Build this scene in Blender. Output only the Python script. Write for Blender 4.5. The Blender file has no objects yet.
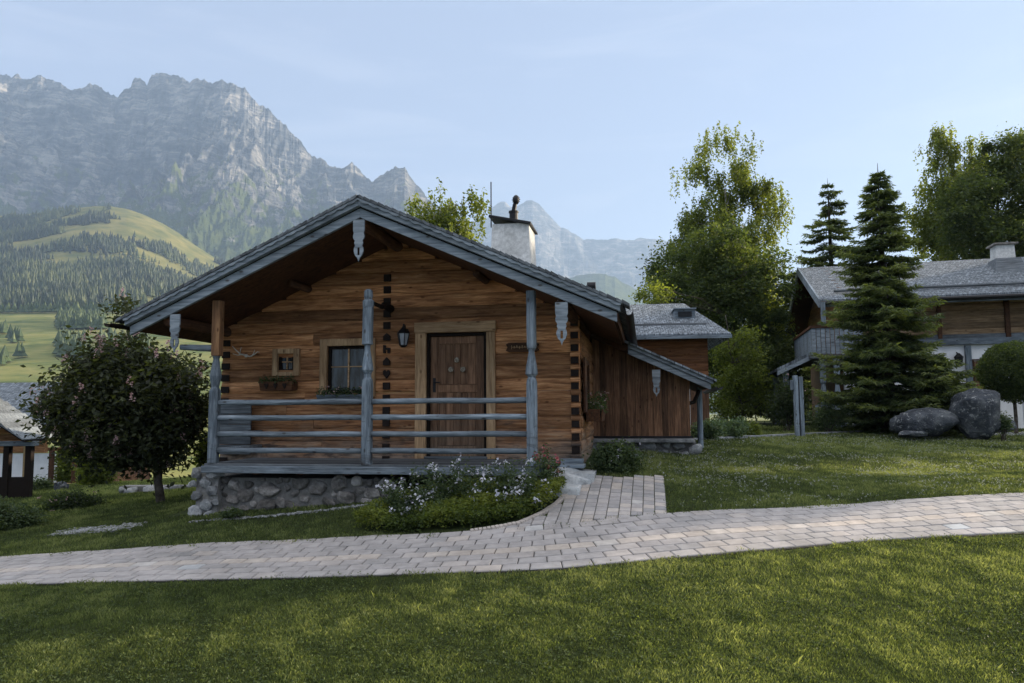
import bpy, math, random
import numpy as np
from mathutils import Vector, Matrix
R = math.radians
random.seed(7)
rng = np.random.default_rng(11)
scene = bpy.context.scene
COL = scene.collection

# ------------------------------------------------------------------ camera
FPX = 740.0; CY = 412 - FPX * math.tan(R(5.0)); EZ = 2.0
PITCH = R(5.0); ROLL = R(0.34)
cam_d = bpy.data.cameras.new('camera'); cam = bpy.data.objects.new('camera', cam_d); COL.objects.link(cam)
cam_d.sensor_width = 36; cam_d.lens = FPX / 1024 * 36
cam_d.shift_y = (CY - 341.5) / 1024
cam_d.clip_start = 0.1; cam_d.clip_end = 40000
CM = Matrix.Translation((0, 0, EZ)) @ Matrix.Rotation(R(90) + PITCH, 4, 'X') @ Matrix.Rotation(-ROLL, 4, 'Z')
cam.matrix_world = CM
scene.camera = cam
CR = CM.to_3x3(); CRi = CR.inverted()
def ray(px, py):
    return CR @ Vector(((px - 512) / FPX, (CY - py) / FPX, -1))
def P(px, py, Y):
    d = ray(px, py); k = Y / d.y
    return Vector((d.x * k, Y, EZ + d.z * k))
def proj(p):
    c = CRi @ (Vector(p) - Vector((0, 0, EZ)))
    return 512 + FPX * c.x / -c.z, CY - FPX * c.y / -c.z

# ------------------------------------------------------------------ terrain
ctrl = [(0,683,5.6),(250,683,5.4),(512,683,5.2),(770,683,5.2),(1024,683,5.4),
 (0,587,8.0),(200,582,7.8),(400,577,7.6),(512,573,7.5),(620,566,7.5),(700,560,7.6),(760,553,7.8),(850,545,8.1),(1024,535,8.4),
 (0,558,9.7),(100,551,9.6),(200,545,9.5),(300,541,9.4),(380,537,9.3),(520,527,9.1),(600,521,9.1),(672,508,9.6),(760,510,9.6),(850,506,9.8),(950,498,10.2),(1024,494,10.4),
 (588,477,11),(662,477,11.1),(195,520,10.9),(300,512,10.8),(390,503,10.7),
 (0,543,11),(100,522,12),(165,502,14),(60,502,16),(0,505,16),(150,492,17),(40,487,24),
 (660,447,15),(720,441,17),(800,436,20),(900,435,21),(1024,431,24),(850,470,13),(1024,464,14.5),(720,480,11.5)]
cp = []
for a, b, c in ctrl:
    v = P(a, b, c); cp.append((v.x, v.y, v.z))
cp += [(-30,0,-.2),(30,0,.5),(-30,40,-2.2),(45,40,1.6),(0,-12,0.2),(-25,-12,0),(25,-12,.5),(0,40,.9),(15,45,1.3),(-12,34,-1.2),(30,22,1.4),(-22,14,-.1),(-28,22,-.9)]
cp = np.array(cp)
def tpsU(r2): return 0.5 * r2 * np.log(r2 + 1e-9)
_n = len(cp)
_K = tpsU(((cp[:, None, :2] - cp[None, :, :2]) ** 2).sum(-1)) + np.eye(_n) * 0.35
_Pm = np.hstack([np.ones((_n, 1)), cp[:, :2]])
_A = np.zeros((_n + 3, _n + 3)); _A[:_n, :_n] = _K; _A[:_n, _n:] = _Pm; _A[_n:, :_n] = _Pm.T
_w = np.linalg.solve(_A, np.concatenate([cp[:, 2], np.zeros(3)]))
def sstep(a, b, x):
    t = np.clip((x - a) / (b - a), 0, 1); return t * t * (3 - 2 * t)
def far_h(X, Y):
    l = np.interp(Y, [0, 30, 45, 80, 150, 300, 430, 560, 800, 1000, 1300, 20000], [0, -1, -2, -8, -18, -14, 4, 36, 92, 140, 190, 190])
    r = np.interp(Y, [0, 45, 100, 300, 1000, 20000], [1.2, 1.4, 0, -8, -8, -8])
    x = X / np.maximum(Y, 20)
    return l + (r - l) * sstep(-.35, .0, x)
def height(X, Y):
    X = np.asarray(X, float); Y = np.asarray(Y, float); sh = X.shape
    Xf = np.clip(X.ravel(), -45, 55); Yf = np.clip(Y.ravel(), -20, 50)
    out = np.empty(len(Xf))
    for i in range(0, len(Xf), 20000):
        a = Xf[i:i+20000]; b = Yf[i:i+20000]
        r2 = (a[:, None] - cp[None, :, 0]) ** 2 + (b[:, None] - cp[None, :, 1]) ** 2
        out[i:i+20000] = tpsU(r2) @ _w[:_n] + _w[_n] + _w[_n+1] * a + _w[_n+2] * b
    out = out.reshape(sh)
    d = np.maximum(sstep(28, 45, Y), sstep(24, 42, np.abs(X)))
    return out * (1 - d) + far_h(X, Y) * d
def hz(x, y): return float(height(np.array([x]), np.array([y]))[0])
def G(px, py, y0=4.0, y1=60.0):
    """point where the line of sight through a pixel meets the ground"""
    d = ray(px, py); ys = np.linspace(y0, y1, 1200)
    X = d.x / d.y * ys; Z = EZ + d.z / d.y * ys
    diff = Z - height(X, ys)
    i = np.argmax(diff < 0)
    if diff[i] >= 0: i = len(ys) - 1
    return Vector((X[i], ys[i], height(X[i:i+1], ys[i:i+1])[0]))

# ------------------------------------------------------------------ noise (numpy)
_perm = np.random.default_rng(3).random((256, 256))
def vnoise(x, y):
    xi = np.floor(x).astype(int); yi = np.floor(y).astype(int); fx = x - xi; fy = y - yi
    fx = fx * fx * (3 - 2 * fx); fy = fy * fy * (3 - 2 * fy)
    g = lambda a, b: _perm[a % 256, b % 256]
    return (g(xi, yi) * (1 - fx) + g(xi + 1, yi) * fx) * (1 - fy) + (g(xi, yi + 1) * (1 - fx) + g(xi + 1, yi + 1) * fx) * fy
def fbm(x, y, o=5, ridged=False, gain=.5):
    s = 0; a = 1; t = 0
    for k in range(o):
        n = vnoise(x * 2 ** k + 17 * k, y * 2 ** k + 31 * k)
        if ridged: n = 1 - abs(2 * n - 1)
        s = s + a * n; t += a; a *= gain
    return s / t

# ------------------------------------------------------------------ object helpers
def tag(o, label=None, cat=None, group=None, kind=None):
    if label: o['label'] = label
    if cat: o['category'] = cat
    if group: o['group'] = group
    if kind: o['kind'] = kind
    return o
def empty(name, loc, rz=0, **k):
    o = bpy.data.objects.new(name, None); COL.objects.link(o); o.location = loc; o.rotation_euler = (0, 0, rz)
    o.empty_display_size = .2
    return tag(o, **k)
def copy_tree(o, parent=None):
    c = o.copy(); COL.objects.link(c)
    if parent: c.parent = parent
    for ch in list(o.children): copy_tree(ch, c)
    return c
def np_obj(name, V, F, mat, parent=None, attr=None, smooth=False):
    """V (n,3), F (m,k) numpy arrays -> one mesh object; attr: per-vertex float 'rnd'"""
    me = bpy.data.meshes.new(name); V = np.asarray(V, np.float32); F = np.asarray(F, np.int32)
    me.vertices.add(len(V)); me.vertices.foreach_set('co', V.ravel())
    m, k = F.shape
    me.loops.add(m * k); me.loops.foreach_set('vertex_index', F.ravel())
    me.polygons.add(m); me.polygons.foreach_set('loop_start', np.arange(0, m * k, k, dtype=np.int32))
    me.polygons.foreach_set('use_smooth', np.full(m, bool(smooth)))
    me.update(calc_edges=True)
    if attr is not None:
        a = me.attributes.new('rnd', 'FLOAT', 'POINT'); a.data.foreach_set('value', np.asarray(attr, np.float32))
    me.materials.append(mat)
    o = bpy.data.objects.new(name, me); COL.objects.link(o)
    if parent: o.parent = parent
    return o
class MB:
    def __init__(s): s.v = []; s.f = []; s.r = []
    def add(s, vs, fs, r=None):
        b = len(s.v); s.v += [tuple(v) for v in vs]; s.f += [tuple(i + b for i in f) for f in fs]
        rr = random.random() if r is None else r
        s.r += [rr] * len(vs); return s
    def box(s, x0, x1, y0, y1, z0, z1, M=None, r=None):
        vs = [Vector((x, y, z)) for z in (z0, z1) for y in (y0, y1) for x in (x0, x1)]
        if M: vs = [M @ v for v in vs]
        return s.add(vs, [(0,2,3,1),(4,5,7,6),(0,1,5,4),(2,6,7,3),(0,4,6,2),(1,3,7,5)], r)
    def hexa(s, vs, r=None):   # bottom ring 0-3, top ring 4-7
        return s.add(vs, [(3,2,1,0),(4,5,6,7),(0,1,5,4),(1,2,6,5),(2,3,7,6),(3,0,4,7)], r)
    def beam(s, a, b, w, h, up=(0,0,1), r=None):
        a = Vector(a); b = Vector(b); d = (b - a).normalized(); u = Vector(up)
        x = d.cross(u).normalized() * w / 2; y = x.cross(d).normalized() * h / 2
        return s.hexa([a-x-y, a+x-y, a+x+y, a-x+y, b-x-y, b+x-y, b+x+y, b-x+y], r)
    def tube(s, pts, rad, seg=8, r=None, caps=True):
        pts = [Vector(p) for p in pts]; n = len(pts)
        if not hasattr(rad, '__len__'): rad = [rad] * n
        vs = []; up = Vector((0, 0, 1))
        d0 = (pts[1] - pts[0]).normalized()
        if abs(d0.z) > .9: up = Vector((1, 0, 0))
        for i, p in enumerate(pts):
            d = (pts[min(i+1, n-1)] - pts[max(i-1, 0)])
            d = d.normalized() if d.length > 1e-9 else d0
            x = d.cross(up); x = x.normalized() if x.length > 1e-6 else Vector((1, 0, 0)); y = x.cross(d).normalized()
            for k in range(seg):
                a = 2 * math.pi * k / seg
                vs.append(p + (x * math.cos(a) + y * math.sin(a)) * rad[i])
        fs = [(i*seg+k, i*seg+(k+1) % seg, (i+1)*seg+(k+1) % seg, (i+1)*seg+k) for i in range(n-1) for k in range(seg)]
        if caps: fs += [tuple(range(seg))[::-1], tuple((n-1)*seg+k for k in range(seg))]
        return s.add(vs, fs, r)
    def loft(s, rings, r=None):   # rings of equal length of points, capped
        m = len(rings[0]); vs = [p for q in rings for p in q]
        fs = [(i*m+k, i*m+(k+1) % m, (i+1)*m+(k+1) % m, (i+1)*m+k) for i in range(len(rings)-1) for k in range(m)]
        fs += [tuple(range(m))[::-1], tuple((len(rings)-1)*m+k for k in range(m))]
        return s.add(vs, fs, r)
    def prism(s, poly, y0, y1, M=None, r=None):   # poly in x,z ; extruded in y
        n = len(poly); vs = [Vector((x, y0, z)) for x, z in poly] + [Vector((x, y1, z)) for x, z in poly]
        if M: vs = [M @ v for v in vs]
        fs = [tuple(range(n)), tuple(range(2*n-1, n-1, -1))] + [(i, i+n, (i+1) % n + n, (i+1) % n) for i in range(n)]
        return s.add(vs, fs, r)
    def stone(s, c, rx, ry, rz, rough=.18, r=None, sub=2, M=None):
        V, F = ICO[sub]; ph = [random.uniform(0, 99) for _ in range(3)]; cuts = []
        for _ in range(5 if sub > 1 else 0):
            w_ = Vector((random.gauss(0, 1), random.gauss(0, 1), random.gauss(0, 1))).normalized(); cuts.append((*w_, random.uniform(.55, .8)))
        vs = []
        for v in V:
            k = 1 + rough * (math.sin(v[0]*2.3+ph[0]) * math.cos(v[1]*2.9+ph[1]) + .6*math.sin(v[2]*4.1+ph[2]+v[0]*3) + .4*math.sin(v[1]*6+ph[0]))
            q = [abs(t) ** .75 * (1 if t > 0 else -1) for t in v]
            for (a_, b_, c_, d_) in cuts:
                e_ = q[0]*a_ + q[1]*b_ + q[2]*c_ - d_
                if e_ > 0: q = [q[0]-a_*e_*.9, q[1]-b_*e_*.9, q[2]-c_*e_*.9]
            p = Vector((q[0]*rx*k, q[1]*ry*k, q[2]*rz*k))
            if M: p = M @ p
            vs.append(Vector(c) + p)
        return s.add(vs, F, r)
    def build(s, name, mat, parent=None, bevel=0, smooth=False, **k):
        me = bpy.data.meshes.new(name); me.from_pydata(s.v, [], s.f)
        a = me.attributes.new('rnd', 'FLOAT', 'POINT'); a.data.foreach_set('value', s.r)
        me.materials.append(mat)
        if smooth: me.polygons.foreach_set('use_smooth', [True] * len(me.polygons))
        me.update()
        o = bpy.data.objects.new(name, me); COL.objects.link(o)
        if parent: o.parent = parent
        if bevel:
            b = o.modifiers.new('b', 'BEVEL'); b.width = bevel; b.segments = 2; b.limit_method = 'ANGLE'; b.angle_limit = R(35)
        return tag(o, **k)
import bmesh
def _ico(sub):
    bm = bmesh.new(); bmesh.ops.create_icosphere(bm, subdivisions=sub, radius=1)
    V = [tuple(v.co) for v in bm.verts]; F = [tuple(v.index for v in f.verts) for f in bm.faces]; bm.free(); return V, F
ICO = {1: _ico(1), 2: _ico(2), 3: _ico(3), 4: _ico(4)}

# ------------------------------------------------------------------ materials
def newmat(name):
    m = bpy.data.materials.new(name); m.use_nodes = True; nt = m.node_tree; nt.nodes.clear()
    out = nt.nodes.new('ShaderNodeOutputMaterial'); return m, nt, out
class N:
    def __init__(s, nt): s.nt = nt
    def n(s, t, **k):
        q = s.nt.nodes.new('ShaderNode' + t)
        for a, b in k.items():
            if a.startswith('i_'): q.inputs[a[2:].replace('_', ' ')].default_value = b
            else: setattr(q, a, b)
        return q
    def l(s, a, b): s.nt.links.new(a, b)
    def ramp(s, fac, stops):
        q = s.nt.nodes.new('ShaderNodeValToRGB'); e = q.color_ramp.elements
        while len(e) < len(stops): e.new(.5)
        for i, (p, c) in enumerate(stops):
            e[i].position = p; e[i].color = (*c, 1) if len(c) == 3 else c
        s.l(fac, q.inputs[0]); return q.outputs[0]
    def mix(s, fac, a, b, mode='MIX'):
        q = s.nt.nodes.new('ShaderNodeMix'); q.data_type = 'RGBA'; q.blend_type = mode
        for sock, v in ((q.inputs[0], fac), (q.inputs[6], a), (q.inputs[7], b)):
            if hasattr(v, 'links'): s.l(v, sock)
            elif isinstance(v, (int, float)): sock.default_value = v
            else: sock.default_value = (*v, 1)
        return q.outputs[2]
    def math(s, op, a, b=None, c=None):
        q = s.nt.nodes.new('ShaderNodeMath'); q.operation = op
        for i, v in enumerate((a, b, c)):
            if v is None: continue
            if hasattr(v, 'links'): s.l(v, q.inputs[i])
            else: q.inputs[i].default_value = v
        return q.outputs[0]
    def noise(s, vec, scale, detail=5, rough=.55, dist=0):
        q = s.n('TexNoise'); q.inputs['Scale'].default_value = scale; q.inputs['Detail'].default_value = detail
        q.inputs['Roughness'].default_value = rough; q.inputs['Distortion'].default_value = dist
        s.l(vec, q.inputs['Vector']); return q.outputs['Fac']
    def mapping(s, vec, scale, loc=(0,0,0)):
        q = s.n('Mapping'); q.inputs['Scale'].default_value = scale; q.inputs['Location'].default_value = loc
        s.l(vec, q.inputs['Vector']); return q.outputs[0]
    def rnd_offset(s, vec, k=37.0):
        a = s.n('Attribute'); a.attribute_name = 'rnd'
        v = s.n('VectorMath', operation='MULTIPLY_ADD')
        c = s.n('CombineXYZ'); s.l(a.outputs['Fac'], c.inputs[0]); s.l(a.outputs['Fac'], c.inputs[1]); s.l(a.outputs['Fac'], c.inputs[2])
        s.l(c.outputs[0], v.inputs[0]); v.inputs[1].default_value = (k, k * .7, k * 1.3); s.l(vec, v.inputs[2])
        return v.outputs[0], a.outputs['Fac']
    def pbsdf(s, out, col, rough=.8, bump=None, bs=.3, bd=.01, spec=.3, metal=0):
        p = s.n('BsdfPrincipled')
        if hasattr(col, 'links'): s.l(col, p.inputs['Base Color'])
        else: p.inputs['Base Color'].default_value = (*col, 1)
        if hasattr(rough, 'links'): s.l(rough, p.inputs['Roughness'])
        else: p.inputs['Roughness'].default_value = rough
        p.inputs['Specular IOR Level'].default_value = spec; p.inputs['Metallic'].default_value = metal
        if bump is not None:
            b = s.n('Bump'); b.inputs['Strength'].default_value = bs; b.inputs['Distance'].default_value = bd
            s.l(bump, b.inputs['Height']); s.l(b.outputs[0], p.inputs['Normal'])
        s.l(p.outputs[0], out.inputs[0]); return p

def wood(name, dark, mid, light, axis=0, var=.35, rough=.75, knots=True, stain=None, gscale=1.0, bs=.35, soot=False):
    """grained wood; axis = direction of the grain in object space"""
    m, nt, out = newmat(name); k = N(nt)
    tc = k.n('TexCoord'); vec, rn = k.rnd_offset(tc.outputs['Object'])
    sc = [14 * gscale, 14 * gscale, 14 * gscale]; sc[axis] = 1.1 * gscale
    g = k.noise(k.mapping(vec, sc), 1.6, 7, .65, .6)
    g2 = k.noise(k.mapping(vec, [c * 4 for c in sc]), 1.5, 3, .6)
    gg = k.math('ADD', k.math('MULTIPLY', g, .75), k.math('MULTIPLY', g2, .25))
    col = k.ramp(gg, [(.33, dark), (.5, mid), (.66, light)])
    big = k.noise(vec, .9, 3, .6)
    col = k.mix(.8, col, k.ramp(big, [(.3, (.6, .55, .5)), (.7, (1.25, 1.2, 1.15))]), 'MULTIPLY')
    col = k.mix(1.0, col, k.ramp(rn, [(0, (1 - var,) * 3), (1, (1 + var,) * 3)]), 'MULTIPLY')
    hgt = gg
    if soot:
        sz = k.n('SeparateXYZ'); k.l(tc.outputs['Object'], sz.inputs[0])
        ns = k.noise(k.mapping(tc.outputs['Object'], (1.6, 1.6, 5)), 1.7, 7, .7, .4)
        q_ = k.math('SUBTRACT', ns, k.math('MULTIPLY', sz.outputs[2], .22))
        soot_f = k.ramp(q_, [(.47, (0, 0, 0)), (.60, (1, 1, 1))])
    if knots:
        v = k.n('TexVoronoi'); v.inputs['Scale'].default_value = 1.0
        sk = [7.5, 7.5, 7.5]; sk[axis] = 3.6
        k.l(k.mapping(vec, sk), v.inputs['Vector'])
        kn = k.ramp(v.outputs['Distance'], [(.07, (.28, .2, .15)), (.16, (1, 1, 1))])
        col = k.mix(.85, col, kn, 'MULTIPLY')
    if stain:
        z0, z1, sc_col = stain
        sx = k.n('SeparateXYZ'); k.l(tc.outputs['Object'], sx.inputs[0])
        nz = k.noise(k.mapping(tc.outputs['Object'], (1.2, 1.2, 7)), 1.5, 5, .65)
        f = k.math('ADD', sx.outputs[2], k.math('MULTIPLY', k.math('SUBTRACT', nz, .5), 1.4))
        mr = k.n('MapRange'); k.l(f, mr.inputs[0]); mr.inputs[1].default_value = z0; mr.inputs[2].default_value = z1
        mr.inputs[3].default_value = 1; mr.inputs[4].default_value = 0
        gcol = k.mix(1.0, k.ramp(gg, [(.35, tuple(c * .35 for c in sc_col)), (.65, sc_col)]), k.ramp(rn, [(0, (.75,) * 3), (1, (1.25,) * 3)]), 'MULTIPLY')
        col = k.mix(mr.outputs[0], col, gcol)
    if soot: col = k.mix(k.math('MULTIPLY', soot_f, .8), col, (.035, .03, .028))
    k.pbsdf(out, col, rough, hgt, bs, .012, .25)
    return m
def rocky(name, c1, c2, c3, scale=3, rough=.9, bs=.6, bd=.03, lichen=None, var=.3):
    m, nt, out = newmat(name); k = N(nt); tc = k.n('TexCoord'); vec, rn = k.rnd_offset(tc.outputs['Object'])
    a = k.noise(vec, scale, 8, .65, .3); b = k.noise(vec, scale * 7, 5, .7)
    col = k.ramp(a, [(.32, c1), (.5, c2), (.68, c3)])
    col = k.mix(.6, col, k.ramp(b, [(.3, (.55,) * 3), (.7, (1.35,) * 3)]), 'MULTIPLY')
    col = k.mix(1.0, col, k.ramp(rn, [(0, (1 - var,) * 3), (1, (1 + var,) * 3)]), 'MULTIPLY')
    if lichen:
        v = k.noise(vec, scale * 5, 6, .75, .5)
        col = k.mix(k.ramp(v, [(.56, (0, 0, 0)), (.62, (1, 1, 1))]), col, lichen)
    h = k.math('ADD', a, k.math('MULTIPLY', b, .4))
    k.pbsdf(out, col, rough, h, bs, bd, .25); return m
def plain(name, col, rough=.6, metal=0, var=.2, scale=12, spec=.4):
    m, nt, out = newmat(name); k = N(nt); tc = k.n('TexCoord')
    a = k.noise(tc.outputs['Object'], scale, 5, .6)
    c = k.ramp(a, [(.3, tuple(x * (1 - var) for x in col)), (.7, tuple(min(1, x * (1 + var)) for x in col))])
    k.pbsdf(out, c, rough, a, .15, .004, spec, metal); return m
def leafmat(name, dark, mid, light, trans=.35, tcol=None, rough=.55):
    m, nt, out = newmat(name); k = N(nt)
    a = k.n('Attribute'); a.attribute_name = 'rnd'
    col = k.ramp(a.outputs['Fac'], [(0, dark), (.5, mid), (1, light)])
    p = k.n('BsdfPrincipled'); k.l(col, p.inputs['Base Color']); p.inputs['Roughness'].default_value = rough; p.inputs['Specular IOR Level'].default_value = .3
    t = k.n('BsdfTranslucent')
    tc = k.mix(1.0, col, tcol or (2.0, 1.9, .7), 'MULTIPLY'); k.l(tc, t.inputs[0])
    ms = k.n('MixShader'); ms.inputs[0].default_value = trans
    k.l(p.outputs[0], ms.inputs[1]); k.l(t.outputs[0], ms.inputs[2]); k.l(ms.outputs[0], out.inputs[0]); return m
def shingle(name, c1, c2, course=.14, width=.13, ax_u=0, ax_v=1):
    """wooden shingles laid in staggered courses"""
    m, nt, out = newmat(name); k = N(nt); tc = k.n('TexCoord')
    uv = k.n('UVMap')
    b = k.n('TexBrick'); b.offset = .5; b.inputs['Scale'].default_value = 1
    b.inputs['Brick Width'].default_value = width; b.inputs['Row Height'].default_value = course
    b.inputs['Mortar Size'].default_value = .006; b.inputs['Mortar Smooth'].default_value = .2; b.inputs['Bias'].default_value = 0
    b.inputs['Color1'].default_value = (*c1, 1); b.inputs['Color2'].default_value = (*c2, 1); b.inputs['Mortar'].default_value = tuple(x * .15 for x in c1) + (1,)
    wob = k.noise(uv.outputs[0], 6, 3); mv = k.n('VectorMath', operation='MULTIPLY_ADD')
    cx = k.n('CombineXYZ'); k.l(wob, cx.inputs[0]); k.l(wob, cx.inputs[1])
    k.l(cx.outputs[0], mv.inputs[0]); mv.inputs[1].default_value = (.05, .05, 0); k.l(uv.outputs[0], mv.inputs[2])
    k.l(mv.outputs[0], b.inputs['Vector'])
    n = k.noise(k.mapping(uv.outputs[0], (9, 2, 1)), 2, 6, .7)
    col = k.mix(.9, b.outputs[0], k.ramp(n, [(.36, (.35,) * 3), (.64, (1.9,) * 3)]), 'MULTIPLY')
    h = k.math('SUBTRACT', n, k.math('MULTIPLY', b.outputs['Fac'], 1.5))
    k.pbsdf(out, col, .8, h, .8, .03, .25); return m
def uv_planar(o, fn):
    me = o.data; uvl = me.uv_layers.new(name='UVMap')
    for l in me.loops:
        uvl.data[l.index].uv = fn(me.vertices[l.vertex_index].co)

GREY = (.20, .235, .27)
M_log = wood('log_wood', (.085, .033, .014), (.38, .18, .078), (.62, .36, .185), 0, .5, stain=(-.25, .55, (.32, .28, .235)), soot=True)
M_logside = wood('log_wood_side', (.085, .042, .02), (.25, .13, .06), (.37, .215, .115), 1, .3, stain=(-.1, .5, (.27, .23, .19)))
M_end = plain('log_end_and_shade', (.014, .008, .006), .9)  # log ends, and the painted shade of the corner notches
M_grey = wood('weathered_rail', (.06, .075, .09), (.17, .215, .26), (.31, .37, .43), 0, .32, knots=True, gscale=1.2)
M_greyv = wood('weathered_post', (.05, .065, .085), (.155, .20, .245), (.29, .35, .41), 2, .25, knots=True, gscale=1.2, soot=True)
M_greyd = wood('weathered_deck', (.05, .06, .07), (.12, .14, .16), (.21, .24, .27), 0, .35, knots=False)
M_fascia = wood('fascia_board', (.08, .105, .13), (.22, .27, .32), (.36, .42, .48), 0, .12, knots=True, gscale=.8)
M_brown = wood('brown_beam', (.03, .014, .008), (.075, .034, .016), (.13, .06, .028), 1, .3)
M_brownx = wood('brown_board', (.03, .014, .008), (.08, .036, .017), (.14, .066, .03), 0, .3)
M_browny = wood('post_wood', (.05, .03, .018), (.17, .09, .045), (.3, .18, .09), 2, .3)
M_plank = wood('annex_plank', (.05, .026, .016), (.145, .078, .044), (.27, .155, .09), 2, .5, knots=True)
M_door = wood('door_wood', (.06, .03, .017), (.19, .105, .06), (.31, .19, .12), 2, .3, knots=False, stain=(-.2, .75, (.22, .17, .125)))
M_frame = wood('frame_wood', (.17, .105, .055), (.43, .285, .16), (.57, .42, .26), 2, .15)
M_framex = wood('lintel_wood', (.17, .105, .055), (.43, .285, .16), (.57, .42, .26), 0, .15)
M_dark = plain('dark_iron', (.02, .02, .022), .5, .6)
M_darkwood = plain('dark_painted_wood', (.014, .010, .008), .85, spec=.12)
M_white = plain('lime_plaster', (.8, .8, .8), .9, 0, .12, 3)
M_chim = rocky('chimney_plaster', (.5, .5, .48), (.64, .64, .62), (.7, .7, .68), 2, bs=.2, var=0)
M_stone = rocky('field_stone', (.08, .075, .07), (.21, .195, .18), (.38, .36, .34), 5, bs=1, bd=.05, var=.55)
M_stonel = rocky('pale_stone', (.12, .125, .13), (.26, .27, .275), (.40, .40, .40), 5, bs=1, bd=.05, var=.35)
M_slab = rocky('slab_stone', (.26, .28, .29), (.42, .44, .45), (.56, .57, .57), 4, bs=.8, bd=.03, var=.15)
M_mortar = rocky('mortar', (.12, .115, .11), (.19, .185, .175), (.27, .26, .25), 9)
M_boulder = rocky('boulder_rock', (.022, .026, .033), (.06, .068, .08), (.14, .15, .155), 1.6, bs=1, bd=.12, lichen=(.24, .25, .25), var=0)
M_shing = shingle('wood_shingle', (.085, .10, .115), (.18, .205, .23))
M_shing2 = shingle('dark_shingle', (.10, .11, .12), (.2, .22, .235), .16, .15)
M_bone = plain('bone', (.6, .56, .5), .6)
M_straw = rocky('straw', (.14, .11, .08), (.3, .26, .2), (.5, .45, .38), 30, var=.1)
M_red = plain('red_flower', (.55, .06, .12), .6)
M_bark = rocky('bark', (.03, .024, .018), (.08, .065, .05), (.14, .12, .1), 6, bd=.02)
M_birch = rocky('birch_bark', (.06, .055, .05), (.35, .33, .3), (.55, .53, .5), 2.5, bd=.01)
def glassmat():
    m, nt, out = newmat('window_glass'); k = N(nt); tc = k.n('TexCoord')
    a = k.noise(k.mapping(tc.outputs['Object'], (9, 9, 1.5)), 1.5, 3)
    k.pbsdf(out, k.ramp(a, [(.42, (.006, .008, .011)), (.62, (.05, .07, .09))]), .12, a, .05, .01, .35); return m
M_glass = glassmat()
L_green = leafmat('leaf_green', (.03, .05, .02), (.07, .10, .036), (.145, .18, .055), .5, (1.7, 1.65, .7))
L_birch = leafmat('leaf_birch', (.05, .07, .018), (.12, .155, .035), (.22, .26, .07), .5)
L_dark = leafmat('leaf_dark', (.015, .025, .012), (.032, .05, .02), (.07, .10, .032), .4)
L_chest = leafmat('leaf_chestnut', (.018, .022, .014), (.04, .05, .024), (.09, .11, .04), .4)
L_spruce = leafmat('needle_green', (.03, .05, .024), (.085, .115, .048), (.20, .23, .08), .45, (1.6, 1.6, .6))
L_cover = leafmat('leaf_bright', (.025, .042, .012), (.08, .115, .024), (.18, .21, .045), .4)
L_bush = leafmat('leaf_bush', (.03, .05, .022), (.06, .09, .04), (.12, .16, .075), .35)
L_lav = leafmat('leaf_silver', (.06, .1, .06), (.1, .15, .08), (.17, .22, .12), .3)
L_grass = leafmat('grass_blade', (.038, .054, .02), (.108, .142, .046), (.24, .27, .115), .42, (1.55, 1.5, .7))
L_pink = leafmat('pink_blossom', (.4, .27, .27), (.55, .4, .39), (.68, .5, .48), .3, (1.2, .9, .85))
L_wf = leafmat('white_blossom', (.5, .5, .6), (.7, .7, .76), (.85, .85, .88), .3, (1, 1, 1))
L_far = leafmat('far_spruce', (.01, .022, .01), (.028, .048, .018), (.075, .095, .03), .1)
# ================================================================== SKY, SUN, AIR
SUN_AZ, SUN_EL = 71.0, 15.0      # degrees right of the view direction, above the horizon
w = bpy.data.worlds.new('World'); scene.world = w; w.use_nodes = True
nt = w.node_tree; nt.nodes.clear(); k = N(nt)
sky = k.n('TexSky'); sky.sky_type = 'NISHITA'; sky.sun_disc = False
sky.sun_elevation = R(SUN_EL); sky.sun_rotation = R(SUN_AZ); sky.altitude = 800; sky.air_density = 1.0; sky.dust_density = 1.2; sky.ozone_density = 1.6
bg = k.n('Background'); bg.inputs[1].default_value = 0.107
wo = k.n('OutputWorld')
# thin cirrus streaks
tc = k.n('TexCoord'); mp = k.mapping(tc.outputs['Generated'], (1.3, 1.3, 9))
cn = k.noise(mp, 2.2, 7, .6, .8)
cf = k.ramp(cn, [(.50, (0, 0, 0)), (.8, (.30, .30, .30))])
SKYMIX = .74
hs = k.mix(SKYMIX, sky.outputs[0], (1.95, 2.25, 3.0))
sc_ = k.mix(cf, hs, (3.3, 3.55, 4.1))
sz_ = k.n('SeparateXYZ'); k.l(tc.outputs['Generated'], sz_.inputs[0]); sky_fill = k.n('MapRange'); sky_fill.interpolation_type = 'SMOOTHSTEP'
k.l(sz_.outputs[2], sky_fill.inputs[0]); sky_fill.inputs[1].default_value = .50; sky_fill.inputs[2].default_value = .72
sc_ = k.mix(sky_fill.outputs[0], sc_, (6.6, 6.6, 6.8))   # invented bright sky high overhead, added to lift the fill light
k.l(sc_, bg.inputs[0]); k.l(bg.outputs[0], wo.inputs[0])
sd = bpy.data.lights.new('sun', 'SUN'); sd.energy = 5.0; sd.angle = R(0.5); sd.color = (1.0, .84, .62)
so = bpy.data.objects.new('sun', sd); COL.objects.link(so)
az, el = R(SUN_AZ), R(SUN_EL)
sv = Vector((math.sin(az) * math.cos(el), math.cos(az) * math.cos(el), math.sin(el)))
so.rotation_euler = sv.to_track_quat('Z', 'Y').to_euler()

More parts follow.
